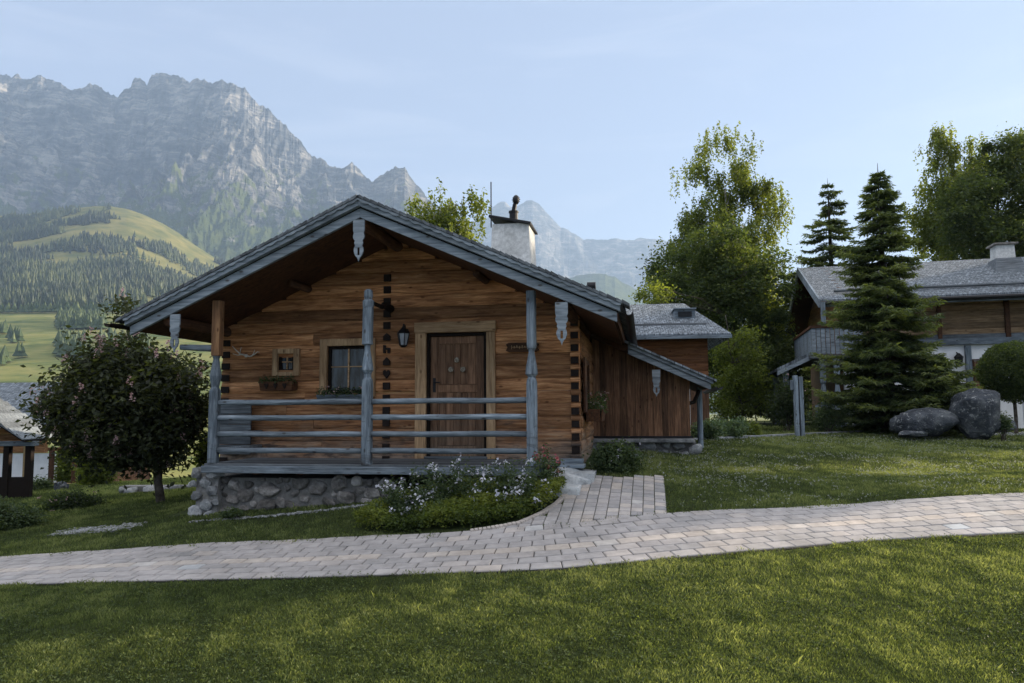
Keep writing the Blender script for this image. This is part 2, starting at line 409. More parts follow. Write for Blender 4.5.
def volume_mat():
    m, nt, out = newmat('mountain_air'); k = N(nt)
    v = k.n('VolumePrincipled'); v.inputs['Color'].default_value = (.50, .70, 1, 1); v.inputs['Density'].default_value = 1.0e-4; v.inputs['Anisotropy'].default_value = .12
    k.l(v.outputs[0], out.inputs['Volume']); return m
mb = MB(); mb.box(-5200, 3700, -60, 9300, -45, 2200)
tag(mb.build('haze', volume_mat()), 'pale blue morning haze over the valley', 'haze', kind='stuff')

# ================================================================== GROUND
def dense(a, b, st, lo, hi, g=1.25):
    l = list(np.arange(a, b + 1e-6, st)); d = st
    while l[-1] < hi: d *= g; l.append(l[-1] + d)
    d = st
    while l[0] > lo: d *= g; l.insert(0, l[0] - d)
    return np.array(l)
xs = dense(-18, 22, .25, -4600, 3100, 1.12); ys = dense(3.5, 27, .25, -40, 8800, 1.07)
XX, YY = np.meshgrid(xs, ys); ZZ = height(XX, YY)
nx, ny = len(xs), len(ys)
def grid_faces(ny, nx):
    i = np.arange((ny - 1) * nx).reshape(ny - 1, nx)[:, :-1].ravel()
    return np.stack([i, i + 1, i + nx + 1, i + nx], 1)
def ground_mat():
    m, nt, out = newmat('meadow_ground'); k = N(nt); tc = k.n('TexCoord'); v = tc.outputs['Object']
    near = k.ramp(k.noise(v, 6, 8, .7), [(.35, (.02, .028, .01)), (.65, (.05, .065, .02))])
    far = k.ramp(k.noise(k.mapping(v, (.012, .02, .012)), 1.5, 6, .6, .4), [(.36, (.06, .09, .025)), (.47, (.14, .155, .045)), (.6, (.21, .20, .065)), (.7, (.10, .125, .03))])
    sx = k.n('SeparateXYZ'); k.l(v, sx.inputs[0])
    mr = k.n('MapRange'); k.l(sx.outputs[1], mr.inputs[0]); mr.inputs[1].default_value = 35; mr.inputs[2].default_value = 90
    k.pbsdf(out, k.mix(mr.outputs[0], near, far), .95, k.noise(v, 12, 6, .7), .5, .03, .1); return m
o = np_obj('ground', np.stack([XX, YY, ZZ], -1).reshape(-1, 3), grid_faces(ny, nx), ground_mat(), smooth=True); tag(o, kind='structure')

# ================================================================== HILLS AND MOUNTAINS
def ae(px, py):
    d = ray(px, py); return d.x / d.y, d.z / d.y
def profile(pts):
    q = sorted(ae(*p) for p in pts); return np.array([a for a, _ in q]), np.array([e for _, e in q])
def rock_mat(name, haze=0, green=.0, base=((.022, .028, .036), (.085, .09, .098), (.27, .255, .235)), snow=True):
    m, nt, out = newmat(name); k = N(nt); tc = k.n('TexCoord'); v = tc.outputs['Object']
    a = k.noise(k.mapping(v, (.004, .004, .004)), 1.6, 10, .68, .5)
    b = k.noise(k.mapping(v, (.003, .003, .016)), 2.5, 8, .7, .8)
    f = k.math('ADD', k.math('MULTIPLY', a, .55), k.math('MULTIPLY', b, .45))
    col = k.ramp(f, [(.40, base[0]), (.5, base[1]), (.60, base[2])])
    sx = k.n('SeparateXYZ'); k.l(v, sx.inputs[0])
    # dwarf pine and scrub climbing the lower flanks
    gn = k.noise(k.mapping(v, (.007, .007, .007)), 1.5, 9, .7)
    gz = k.n('MapRange'); k.l(sx.outputs[2], gz.inputs[0]); gz.inputs[1].default_value = 700; gz.inputs[2].default_value = 1500; gz.inputs[3].default_value = .16; gz.inputs[4].default_value = -.14
    gm = k.ramp(k.math('ADD', gn, gz.outputs[0]), [(.52, (0, 0, 0)), (.57, (1, 1, 1))])
    col = k.mix(gm, col, k.ramp(gn, [(.4, (.03, .05, .02)), (.7, (.10, .12, .04))]))
    if snow:
        at = k.n('Attribute'); at.attribute_name = 'rnd'
        sn = k.noise(k.mapping(v, (.016, .016, .009)), 1.2, 6, .65)
        sm = k.ramp(k.math('ADD', at.outputs['Fac'], k.math('MULTIPLY', k.math('SUBTRACT', sn, .5), 1.5)), [(1.025, (0, 0, 0)), (1.06, (1, 1, 1))])
        col = k.mix(sm, col, (.85, .87, .9))
    k.pbsdf(out, col, .95, f, .9, 30, .1); return m
def mountain(name, prof, Yr, Y0, e0, mat, na, nr, a0, a1, L=420, amp=.055, gexp=1.15, back=1.25, smoothamp=0.006, seed=0, snowz=None):
    pa, pe = profile(prof)
    av = np.linspace(a0, a1, na); tv = np.concatenate([np.linspace(0, 1, nr), np.linspace(1, back, nr // 6)[1:]])
    A, T = np.meshgrid(av, tv)
    er = np.interp(A, pa, pe)
    Y = Y0 + (Yr - Y0) * T; X = A * Y
    wx = fbm(X / (L * 2.2) + seed, Y / (L * 2.2) + seed, 4) - .5
    n1 = fbm(X / L + wx * 1.6 + seed, Y / (L * 2.6) + seed + wx, 6, ridged=True, gain=.52)
    n2 = fbm(X / (L * .22) + seed + 9, Y / (L * .5) + wx * 2, 5, ridged=True, gain=.6)
    Tc = np.minimum(T, 1)
    g = Tc ** gexp
    er = er + (.009 * (fbm(A * 60 + seed, A * 0 + seed, 5, ridged=True) - .62) + .004 * (fbm(A * 220 + seed, A * 0 + seed, 3, ridged=True) - .6)) * (1 if amp > .05 else .3)
    e = e0 + (er - e0) * g
    env = np.clip(4 * Tc * (1 - Tc), 0, 1) ** .6
    e = e + amp * env * (n1 - .62) * 1.7 + amp * .42 * (env + .16) * (n2 - .6)
    over = np.maximum(T - 1, 0); H = EZ + e * Y - over * (Yr - Y0) * 1.1
    H = H + smoothamp * Yr * (fbm(X / 90 + seed, Y / 90, 4) - .5) * np.where(T < .02, 0, 1)
    rn = None
    if snowz:
        rn = (np.clip((1 - n1) * 1.25 + (H - snowz) / 1500, 0, 1) + .10 * sstep(-.54, -.62, A) - .075 * sstep(-.54, -.46, A)) * (H > snowz * .55)
    V = np.stack([X, Y, H], -1).reshape(-1, 3)
    o = np_obj(name, V, grid_faces(len(tv), na), mat, attr=(rn.ravel() if rn is not None else None), smooth=False)
    return tag(o, kind='structure')
P_main = [(-160,60),(-60,66),(0,70.5),(23,75.5),(42,76.5),(63,86),(70,90),(78,88),(91,84.5),(101,87),(118,96),(124,89),(131,87.5),(133,80),(141,77),(147,84),(152,74),(160,73),(167,74),(179,77),(186,82),(196,81),(213,81.5),(222,80),(233,83),(244,88),(260,102),(280,120),(296,136),(312,156),(330,164.5),(345,168),(352,165),(360,172),(375,180),(385,172.5),(395,165.5),(405,166.5),(412,180),(425,196),(450,222),(490,262),(560,330),(600,395)]
mountain('mountain', P_main, 4300, 2000, .02, rock_mat('limestone'), 640, 300, ae(-150,300)[0], ae(600,300)[0], L=470, amp=.12, seed=3, snowz=1150)
P_dist = [(330,230),(395,262),(430,240),(470,222),(487,219),(492,207),(499,202.5),(505,201),(509,206),(514,208),(520,205),(526,201),(532,199.5),(538,202),(542,207),(547,213),(553,219),(560,226),(569,231),(584,238.5),(598,240),(611,238),(625,240),(640,238),(660,240),(700,243),(745,252),(790,275),(830,320),(870,400)]
mountain('mountain', P_dist, 8200, 4600, -.01, rock_mat('distant_rock', snow=False), 420, 90, ae(330,300)[0], ae(850,300)[0], L=900, amp=.03, seed=8, smoothamp=.002)
P_low = [(430,330),(500,305),(540,290),(562,280),(579,276),(592,274),(605,273),(615,277),(626,284),(650,296),(700,310),(800,330),(900,395)]
mountain('mountain', P_low, 5000, 2200, -.012, rock_mat('wooded_rock', snow=False, base=((.03,.05,.03),(.06,.08,.04),(.12,.13,.07))), 300, 60, ae(430,300)[0], ae(895,300)[0], L=500, amp=.02, seed=5, smoothamp=.002)
# foothill with woods and an alpine meadow
P_hill = [(-200,235),(-60,222),(0,215.6),(27,214),(50,211),(76,208),(95,206),(110,206),(128,209),(145,215),(162,223),(179,233),(198,247),(217,259),(260,285),(330,330),(420,380)]
ha, he = profile(P_hill); HY0, HY1 = 990., 2300.
E0 = (140 - EZ) / 1000 - .002
def hill(A, T):
    Y = HY0 + (HY1 - HY0) * np.minimum(T, 1) + np.maximum(T - 1, 0) * 400
    X = A * Y; er = np.interp(A, ha, he)
    e0 = E0 * sstep(.0, -.3, A)
    e = e0 + (er - e0) * np.minimum(T, 1) ** .95
    env = np.clip(4 * T * (1 - T), 0, 1)
    e = e + env * .022 * (fbm(X / 420, Y / 420 + 5, 4) - .5) * 2
    return X, Y, EZ + e * Y - np.maximum(T - 1, 0) * 600
A, T = np.meshgrid(np.linspace(ae(-190,300)[0], ae(410,300)[0], 260), np.linspace(-.0, 1.15, 140))
X, Y, H = hill(A, T)
def hill_mat():
    m, nt, out = newmat('alpine_meadow'); k = N(nt); tc = k.n('TexCoord'); v = tc.outputs['Object']
    c = k.ramp(k.noise(k.mapping(v, (.01, .01, .01)), 1.5, 7, .65), [(.35, (.07, .09, .028)), (.5, (.145, .14, .045)), (.65, (.21, .185, .065))])
    k.pbsdf(out, c, .95, spec=.1); return m
tag(np_obj('hills', np.stack([X, Y, H], -1).reshape(-1, 3), grid_faces(140, 260), hill_mat(), smooth=True), kind='structure')

def in_poly(px, py, poly):
    ins = np.zeros(px.shape, bool); n = len(poly)
    for i in range(n):
        x0, y0 = poly[i]; x1, y1 = poly[(i + 1) % n]
        if y0 == y1: continue
        c = ((y0 > py) != (y1 > py)) & (px < (x1 - x0) * (py - y0) / (y1 - y0) + x0)
        ins ^= c
    return ins
_cri = np.array(CRi)
def proj_np(V):
    c = (V - np.array([0, 0, EZ])) @ _cri.T
    return 512 + FPX * c[:, 0] / -c[:, 2], CY - FPX * c[:, 1] / -c[:, 2]
# spruces of the far wood: one mass, each a ragged two-tier cone
def spruce_mass(V0, hgt, wid):
    n = len(V0); seg = 6; tiers = [(0.12, 1.0, .62), (.38, .66, 1.0)]
    Vs, Fs, Rs = [], [], []; base = 0
    for (zb, rr, zt) in tiers:
        ang = np.arange(seg) / seg * 2 * np.pi
        jit = 1 + .35 * (rng.random((n, seg)) - .5)
        ring = np.stack([V0[:, None, 0] + np.cos(ang) * wid[:, None] * rr * jit, V0[:, None, 1] + np.sin(ang) * wid[:, None] * rr * jit, V0[:, None, 2] + (zb * hgt)[:, None] + 0 * ang], -1)
        top = (V0 + np.stack([0 * hgt, 0 * hgt, zt * hgt], -1))[:, None]
        v = np.concatenate([ring, top], 1).reshape(-1, 3); Vs.append(v)
        i = (np.arange(n) * (seg + 1))[:, None]; kk = np.arange(seg)[None]
        Fs.append((np.stack([i + kk, i + (kk + 1) % seg, i + seg + 0 * kk], -1).reshape(-1, 3)) + base); base += len(v)
        Rs.append(np.repeat(np.clip(rng.normal(.45, .22, n), 0, 1), seg + 1))
    return np.concatenate(Vs), np.concatenate(Fs), np.concatenate(Rs)
meadow_poly = [(46,222),(76,213),(110,209),(145,224),(167,239),(216,262),(190,268),(168,266),(150,258),(126,244),(95,238),(68,234)]
n = 34000
A = rng.uniform(ae(-120,300)[0], ae(330,300)[0], n); T = rng.uniform(0.01, 1.0, n) ** .8
X, Y, H = hill(A, T); V0 = np.stack([X, Y, H], -1); px, py = proj_np(V0)
cl = fbm(X / 130, Y / 130, 4)
wob = (fbm(X / 60, Y / 60 + 9, 3) - .5) * 46
keep = ~in_poly(px + wob, py + wob * .5, meadow_poly) | (rng.random(n) < .02) | (cl > .60)
keep &= True & ((cl > .43) | (T < .55)) & ((T < .82) | (cl > .52))
keep &= ~((py < 232) & (px > 15) & (px < 118) & (cl < .56))
keep &= fbm(X / 170 + 3, Y / 170 + 8, 4) < rng.uniform(.52, .72, n)
V0 = V0[keep]; m_ = len(V0); hg = rng.uniform(9, 25, m_)
V, F, r_ = spruce_mass(V0, hg, hg * rng.uniform(.15, .30, m_))
clr = fbm(V0[:, 0] / 90 + 50, V0[:, 1] / 90 + 50, 4); n7 = len(r_) // 2; q7 = np.clip(np.repeat((clr - .5) * 2.4 + rng.normal(.45, .22, m_), 7), 0, 1); r_ = np.concatenate([q7, q7])
tag(np_obj('far_forest', V, F, L_far, attr=r_), 'dense spruce forest covering the foothill under the rocky peaks', 'forest', kind='stuff')
# woods and tree rows on the valley meadow
Vl = []
def patch(x0, y0, x1, y1, n):
    for _ in range(n):
        p = G(random.uniform(x0, x1), random.uniform(y0, y1), 200, 1000); Vl.append(p)
patch(58, 319, 104, 330, 420); patch(58, 344, 86, 358, 200); patch(-40, 333, 6, 338, 22); patch(6, 339, 22, 344, 8); patch(-60, 303, 150, 308, 130); patch(100, 340, 150, 362, 60); patch(-10, 360, 6, 366, 7); patch(16, 356, 24, 360, 2)
V0 = np.array([tuple(p) for p in Vl]); hg = rng.uniform(9, 17, len(V0)); hg[:170] *= 1.0
V, F, r_ = spruce_mass(V0, hg, hg * rng.uniform(.26, .36, len(V0)))
tag(np_obj('valley_woods', V, F, leafmat('valley_tree', (.02, .045, .015), (.045, .075, .02), (.09, .12, .03), .1), attr=r_), 'small woods and tree rows on the sunlit valley meadow', 'woods', kind='stuff')

# ================================================================== PAVED PATH
near_px = [(-330,596),(-200,594),(-60,590),(0,587),(100,584.5),(200,582),(300,580),(400,577),(450,575.5),(512,573.5),(560,571),(620,566),(660,561.5),(700,558),(760,552.5),(850,544.5),(940,539),(1024,534.5),(1120,530),(1300,523)]
far_px = [(-330,572),(-200,567),(-60,561),(0,558),(100,552),(200,545),(300,541),(380,537),(440,535),(500,530.5),(550,526.5),(600,522),(640,517.5),(672,514),(720,511.5),(780,509.5),(850,505.5),(950,497.5),(1024,494),(1120,491),(1300,487)]
def poly_world(pts, n=560):
    a = np.array(pts, float); xs = np.linspace(a[0, 0], a[-1, 0], n)
    yy = np.interp(xs, a[:, 0], a[:, 1])
    kk = np.ones(9) / 9; ys_ = np.convolve(np.pad(yy, 4, mode='edge'), kk, 'valid')
    return np.array([tuple(G(x, y)) for x, y in zip(xs, ys_)])[:, :2]
Wn = poly_world(near_px); Wf = poly_world(far_px)
idx = [int(np.argmin(((Wn - f) ** 2).sum(1))) for f in Wf]
Wn2 = Wn[np.maximum.accumulate(idx)]
kk = np.ones(15) / 15
Wn2 = np.stack([np.convolve(np.pad(Wn2[:, c], 7, mode='edge'), kk, 'valid') for c in (0, 1)], 1)
mid = (Wf + Wn2) / 2; S = np.concatenate([[0], np.cumsum(np.sqrt((np.diff(mid, axis=0) ** 2).sum(1)))])
def pw(s, v):
    return np.array([np.interp(s, S, Wf[:, c]) * (1 - v) + np.interp(s, S, Wn2[:, c]) * v for c in (0, 1)])
bv, bf, br = [], [], []
def paver(c4, r):
    """c4: four ground corners (x, y); a block with a chamfered top"""
    c4 = np.array(c4); c = c4.mean(0); z4 = height(c4[:, 0], c4[:, 1]) + random.uniform(.019, .023)
    inn = c + (c4 - c) * .93
    b = len(bv)
    for (x, y), z in zip(c4, z4): bv.append((x, y, z - .1))
    for (x, y), z in zip(c4, z4): bv.append((x, y, z - .009))
    for (x, y), z in zip(inn, z4): bv.append((x, y, z))
    for q in range(4):
        e = (q + 1) % 4
        bf.append((b+q, b+e, b+4+e, b+4+q)); bf.append((b+4+q, b+4+e, b+8+e, b+8+q))
    bf.append((b+8, b+9, b+10, b+11)); br.extend([r] * 12)
ROWS = 8; BL = .265; g = .0042
for row in range(ROWS):
    s = -BL * .5 + random.uniform(-.012, .012) if row % 2 else random.uniform(-.012, .012)
    v0 = row / ROWS + .0065; v1 = (row + 1) / ROWS - .0065
    tint = .24 if row == 4 else 0
    while s < S[-1]:
        L_ = BL * (1 + random.uniform(-.012, .012)); a, b = max(s, 0) + g, min(s + L_, S[-1]) - g; s += L_
        if b - a < .03: continue
        q = [pw(a, v1), pw(b, v1), pw(b, v0), pw(a, v0)]
        r = min(1, max(0, random.gauss(.36, .07) + tint + (.5 if random.random() < .012 else 0)))
        paver(q, r)
# approach to the cabin steps: straight columns, clipped by the lawn and the flower bed
app_px = [(584,477),(663,477),(664,492),(665,503),(665,514),(640,517.2),(600,521.6),(550,526),(500,530),(478,532),(520,524),(545,514),(560,504),(572,492)]
d0 = G(654, 477); d1 = G(655, 520); dv = np.array([d0.x - d1.x, d0.y - d1.y]); DL = np.linalg.norm(dv); dv = dv / DL; cv = np.array([dv[1], -dv[0]]); o0 = np.array([d1.x, d1.y]) - dv * .3
wa = G(593, 477); wb = G(654, 477); cw = abs(np.dot(np.array([wb.x - wa.x, wb.y - wa.y]), cv)) / 6
for ci in range(-16, 5):
    jj = random.uniform(0, .5) * .16
    for ri in range(-4, 22):
        q = [o0 + cv * (ci * cw + a * (cw - .007) + .004) + dv * (ri * .16 + jj + b * .139) for a, b in ((0, 0), (1, 0), (1, 1), (0, 1))]
        Z = [float(hz(*p)) for p in q]; pp = [proj((p[0], p[1], z)) for p, z in zip(q, Z)]
        cx_, cy_ = np.mean([a for a, _ in pp]), np.mean([b for _, b in pp])
        if in_poly(np.array([cx_]), np.array([cy_]), app_px)[0]: paver(q, min(1, max(0, random.gauss(.4, .17))))
# kerb stones along the curved side of the approach
kp = [G(x, y) for x, y in ((470, 533.5), (495, 530.5), (520, 525), (541, 516.5), (556, 506.5), (566, 496.5), (573, 489))]
kq = []
for i in range(len(kp) - 1):
    for j in range(6): kq.append(kp[i].lerp(kp[i + 1], j / 6))
kq.append(kp[-1])
for i in range(len(kq) - 1):
    a, b = kq[i], kq[i + 1]; d = (b - a); l = d.length; d = d / l; nn_ = Vector((-d.y, d.x, 0)) * .035
    a2, b2 = a + d * .004, b - d * .004; q = [a2 - nn_, b2 - nn_, b2 + nn_, a2 + nn_]; z0_ = len(bv)
    paver([(p.x, p.y) for p in q], .55)
    for t in range(z0_, len(bv)): bv[t] = (bv[t][0], bv[t][1], bv[t][2] + .018)
def paver_mat():
    m, nt, out = newmat('concrete_paver'); k = N(nt); tc = k.n('TexCoord'); vec, rn = k.rnd_offset(tc.outputs['Object'])
    col = k.ramp(rn, [(0, (.24, .235, .235)), (.42, (.35, .325, .315)), (.62, (.43, .375, .33)), (1, (.39, .41, .43))])
    a = k.noise(vec, 5, 8, .7); col = k.mix(.8, col, k.ramp(a, [(.3, (.66,) * 3), (.7, (1.25,) * 3)]), 'MULTIPLY')
    c = k.noise(tc.outputs['Object'], 1.1, 5, .6); col = k.mix(.7, col, k.ramp(c, [(.3, (.72, .73, .72)), (.7, (1.15,) * 3)]), 'MULTIPLY')
    k.pbsdf(out, col, .85, k.noise(vec, 60, 5, .7), .3, .003, .3); return m
tag(np_obj('path', np.array(bv), np.array(bf), paver_mat(), attr=br), kind='structure')
# joint sand under the pavers
sv_, sf_ = [], []
for i in range(0, len(Wf), 2):
    for v in (-.02, .25, .5, .75, 1.02):
        p = Wf[i] * (1 - v) + Wn2[i] * v; sv_.append((p[0], p[1], hz(*p) + .008))
m_ = len(sv_) // 5
sf_ = [(i*5+j, i*5+j+1, (i+1)*5+j+1, (i+1)*5+j) for i in range(m_ - 1) for j in range(4)]
np_obj('path_bed', np.array(sv_), np.array(sf_), rocky('joint_sand', (.015, .016, .012), (.035, .034, .028), (.06, .058, .045), 9))['kind'] = 'structure'
# ================================================================== THE LOG CABIN
TT = .18; NRM = math.sqrt(1 + TT * TT); TH = -math.atan(TT)
Z0W = 12 * (1 + TT * (-55 / FPX))
class Frame:
    """a building's own frame: u along its front, n into it, z up"""
    def __init__(s, t, z0, px, py):
        s.t = t; s.nr = math.sqrt(1 + t * t); s.z0 = z0
        s.o = s.hit(px, py, 0); s.th = -math.atan(t)
        s.e = Vector((1, -t, 0)) / s.nr; s.nv = Vector((t, 1, 0)) / s.nr
    def hit(s, px, py, n):
        d = ray(px, py); z0 = s.z0 + n * s.nr; Y = z0 / (1 + s.t * d.x / d.y)
        return Vector((d.x / d.y * Y, Y, EZ + d.z / d.y * Y))
    def L(s, px, py, n=0):
        q = s.hit(px, py, n) - s.o; return q.dot(s.e), q.z
    def W(s, u, n, z): return s.o + s.e * u + s.nv * n + Vector((0, 0, z))
    def ground(s, u, n):
        p = s.W(u, n, 0); return hz(p.x, p.y) - s.o.z
C_ = Frame(TT, Z0W, 387, 440)
NP, NF = -1.42, -1.68
deck = C_.L(290, 464, NP)[1]
C_.o.z += deck                      # z = 0 is the deck surface
L = C_.L
uL, uR = L(221, 420)[0], L(580, 420)[0]
ur, zr = L(357, 217, NF)            # underside of the rake boards at the ridge
ue0, ze0 = L(131, 334, NF); ue1, ze1 = L(616, 321, NF)
half = (ue1 - ue0) / 2; ur = (ue0 + ue1) / 2; ze = (ze0 + ze1) / 2; mS = (zr - ze) / half
print('CABIN uL %.2f uR %.2f ur %.2f zr %.2f half %.2f ze %.2f %.2f slope %.3f' % (uL, uR, ur, zr, half, ze0, ze1, mS))
cabin = empty('log_cabin', C_.o, C_.th, label='single-storey log cabin with railed porch and white chimney beside the paved path', cat='cabin')
def roof_z(u): return zr - abs(u - ur) * mS
NB = 7.2                              # back of the cabin
# ---- log walls
def log_profile(y, z0, z1, back=.16):
    h = z1 - z0; b = .018
    return [(y + .004, z0 + .002), (y - b * .4, z0 + h * .12), (y - b, z0 + h * .35), (y - b, z0 + h * .65), (y - b * .4, z0 + h * .88), (y + .004, z1 - .002), (y + back, z1 - .004), (y + back, z0 + .004)]
def log_x(mb, x0, x1, y, z0, z1, r=None, back=.16):
    n = max(2, int((x1 - x0) / .45)); rings = []; ph = random.random() * 9
    for i in range(n + 1):
        x = x0 + (x1 - x0) * i / n; dy = .007 * math.sin(x * 2.1 + ph) + random.uniform(-.003, .003); dz = .004 * math.sin(x * 3.3 + ph)
        rings.append([(x, yy + dy, zz + (dz if 0 < j < 5 else 0)) for j, (yy, zz) in enumerate(log_profile(y, z0, z1, back))])
    mb.loft(rings, r)
def log_y(mb, y0, y1, x, z0, z1, sgn=1, r=None):
    n = max(2, int((y1 - y0) / .5)); rings = []
    for i in range(n + 1):
        y = y0 + (y1 - y0) * i / n; dy = random.uniform(-.004, .004)
        rings.append([(x - sgn * (yy + dy), y, zz) for yy, zz in log_profile(0, z0, z1)])
    mb.loft(rings, r)
CH = .2
door_o = (L(427, 400)[0], L(487, 400)[0], 0.0, L(457, 333)[1])
win_o = (L(328, 370)[0], L(369, 370)[0], L(348, 393)[1], L(348, 346)[1])
sw_o = (L(279, 360)[0], L(295, 360)[0], L(287, 372)[1], L(287, 354)[1])
mb = MB(); z = -.12
while z < zr:
    zc = z + CH / 2; lim = (zr - z) / mS - .03
    a, b = max(uL, ur - lim), min(uR, ur + lim)
    if b - a < .3: break
    cuts = []
    for (x0, x1, q0, q1) in (door_o, win_o, sw_o):
        if zc > q0 - .02 and zc < q1 + .02 and x0 > a and x1 < b: cuts.append((x0, x1))
    cuts.sort(); x = a; r = random.random()
    for c0, c1 in cuts + [(b, None)]:
        # butt joints here and there
        if c0 - x > 3.2 and random.random() < .5:
            mid_ = x + (c0 - x) * random.uniform(.3, .7); log_x(mb, x, mid_ - .004, 0, z, z + CH, r); log_x(mb, mid_ + .004, c0, 0, z, z + CH, random.random())
        else: log_x(mb, x, c0, 0, z, z + CH, r)
        if c1 is not None: x = c1
    z += CH
front = mb.build('front_log_wall', M_log, cabin, smooth=False)
# crossing log ends: dark blocks paint the notch shade between pale corner ends; dark shaped ends on the partition line
mb = MB(); md = MB()
z = -.12; i = 0
while z < 2.35:
    MB().box(uR - .13, uR - .01, -.034, -.012, z + .015, z + CH * .60, r=.4).build('corner_notch_shade', M_end, cabin)
    MB().box(uR - .14, uR + .015, -.05, -.02, z + CH * .64, z + CH * .98).build('corner_log_end', M_log, cabin, bevel=.008)
    if roof_z(uL) > z + CH: MB().box(uL + .005, uL + .15, -.045, -.018, z + .015, z + CH * .62, r=.4).build('corner_notch_shade', M_end, cabin)
    z += CH
up = L(387, 400)[0]; shapes = MB(); z = -.12 + .03; i = 0
while z < 3.0:
    s_ = .058; zc = z + .07
    kk_ = i % 15
    if zc < roof_z(up) - .15:
        if kk_ == 8: poly = [(-s_, -s_), (s_, -s_), (s_, s_ * .2), (0, s_ * 1.25), (-s_, s_ * .2)]
        elif kk_ == 7: poly = [(0, -s_ * 1.3), (s_, -.1 * s_), (s_, s_ * .8), (s_ * .5, s_ * 1.1), (0, s_ * .6), (-s_ * .5, s_ * 1.1), (-s_, s_ * .8), (-s_, -.1 * s_)]
        elif kk_ == 9: poly = [(-s_, -s_), (-s_ * .35, -s_), (-s_ * .35, 0), (s_ * .3, 0), (s_ * .3, -s_), (s_, -s_), (s_, s_ * .5), (-s_ * .3, s_ * .6), (-s_ * .3, s_ * 1.3), (-s_, s_ * 1.3)]
        elif kk_ == 10: poly = [(-s_, -s_ * .8), (s_, -s_ * .8), (s_, s_ * .4), (0, s_ * 1.3), (-s_, s_ * .4)]
        elif kk_ == 5: poly = [(-s_, -s_ * 1.2), (0, -s_ * .6), (s_, -s_ * 1.2), (s_, s_), (-s_, s_)]
        else: poly = [(-s_, -s_), (s_, -s_), (s_, s_), (-s_, s_)]
        MB().prism([(up + x, zc + y) for x, y in poly], -.055, -.012, r=.4).build('partition_log_end', M_end, cabin)
    z += CH; i += 1
# side and rear walls
mb = MB(); z = -.12
while z + CH < roof_z(uR) + .02:
    if L(590, 385)[1] - 9 < z: pass
    zc = z + CH / 2
    if .75 < zc < 1.55:
        log_y(mb, .165, .55, uR, z, z + CH); log_y(mb, 1.45, NB - .3, uR, z, z + CH)
    else: log_y(mb, .165, NB - .3, uR, z, z + CH)
    z += CH
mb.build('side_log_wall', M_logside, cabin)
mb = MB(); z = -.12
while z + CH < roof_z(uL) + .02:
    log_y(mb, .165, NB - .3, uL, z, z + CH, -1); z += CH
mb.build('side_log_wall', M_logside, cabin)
mb = MB(); z = -.12
while z < zr:
    lim = (zr - z) / mS - .03; a, b = max(uL, ur - lim), min(uR, ur + lim)
    if b - a < .3: break
    log_x(mb, a, b, NB - .3, z, z + CH); z += CH
mb.build('rear_log_wall', M_log, cabin)
# ---- door
x0, x1, z0, z1 = door_o
d = MB(); d.box(x0 + .05, x1 - .05, .05, .1, .04, z1 - .05)
door = d.build('door', M_door, cabin, bevel=.004)
f = MB()                              # planks and frames on the leaf
zt = L(457, 342)[1]; zm = L(457, 386)[1]; w_ = x1 - x0
f.box(x0 + .05, x0 + .17, .028, .048, .04, z1 - .05); f.box(x1 - .17, x1 - .05, .028, .048, .04, z1 - .05)
f.box(x0 + .175, x1 - .175, .03, .048, z1 - .17, z1 - .05); f.box(x0 + .175, x1 - .175, .03, .048, zm - .1, zm + .02); f.box(x0 + .175, x1 - .175, .03, .048, .04, .2)
for q in range(5):
    a = x0 + .19 + q * (w_ - .38) / 5
    f.box(a, a + (w_ - .38) / 5 - .008, .036, .048, zm + .03, z1 - .18); f.box(a, a + (w_ - .38) / 5 - .008, .036, .048, .21, zm - .11)
f.build('door_panel', M_door, door, bevel=.004)
h = MB(); hx, hzz = L(434, 384); h.box(hx - .022, hx + .022, .012, .027, hzz - .13, hzz + .1); h.tube([(hx, .012, hzz + .03), (hx, -.03, hzz + .03), (hx + .11, -.035, hzz + .02)], .011)
h.build('handle', M_dark, door, bevel=.003)
fr = MB(); o_ = .055
fr.box(x0 - .0, x0 + .048, -.02, .12, 0, z1); fr.box(x1 - .048, x1, -.02, .12, 0, z1); fr.box(x0 + .05, x1 - .05, -.02, .12, z1 - .048, z1 + .0)
fr.build('door_lining', M_darkwood, cabin, bevel=.004)
fx0, fx1, fz1 = L(416, 400)[0], L(496, 400)[0], L(457, 322)[1]
fr = MB(); fr.box(fx0, x0 - .003, -.075, .0, 0, z1 + .003); fr.box(x1 + .003, fx1, -.075, .0, 0, z1 + .003)
fr.build('door_frame', M_frame, cabin, bevel=.01)
fr = MB(); fr.box(fx0 - .015, fx1 + .015, -.082, .0, z1 + .006, fz1); fr.build('door_lintel', M_framex, cabin, bevel=.012)
fr = MB(); fr.box(x0 - .02, x1 + .02, -.1, .1, .003, .038); fr.build('door_sill', M_greyd, cabin, bevel=.006)
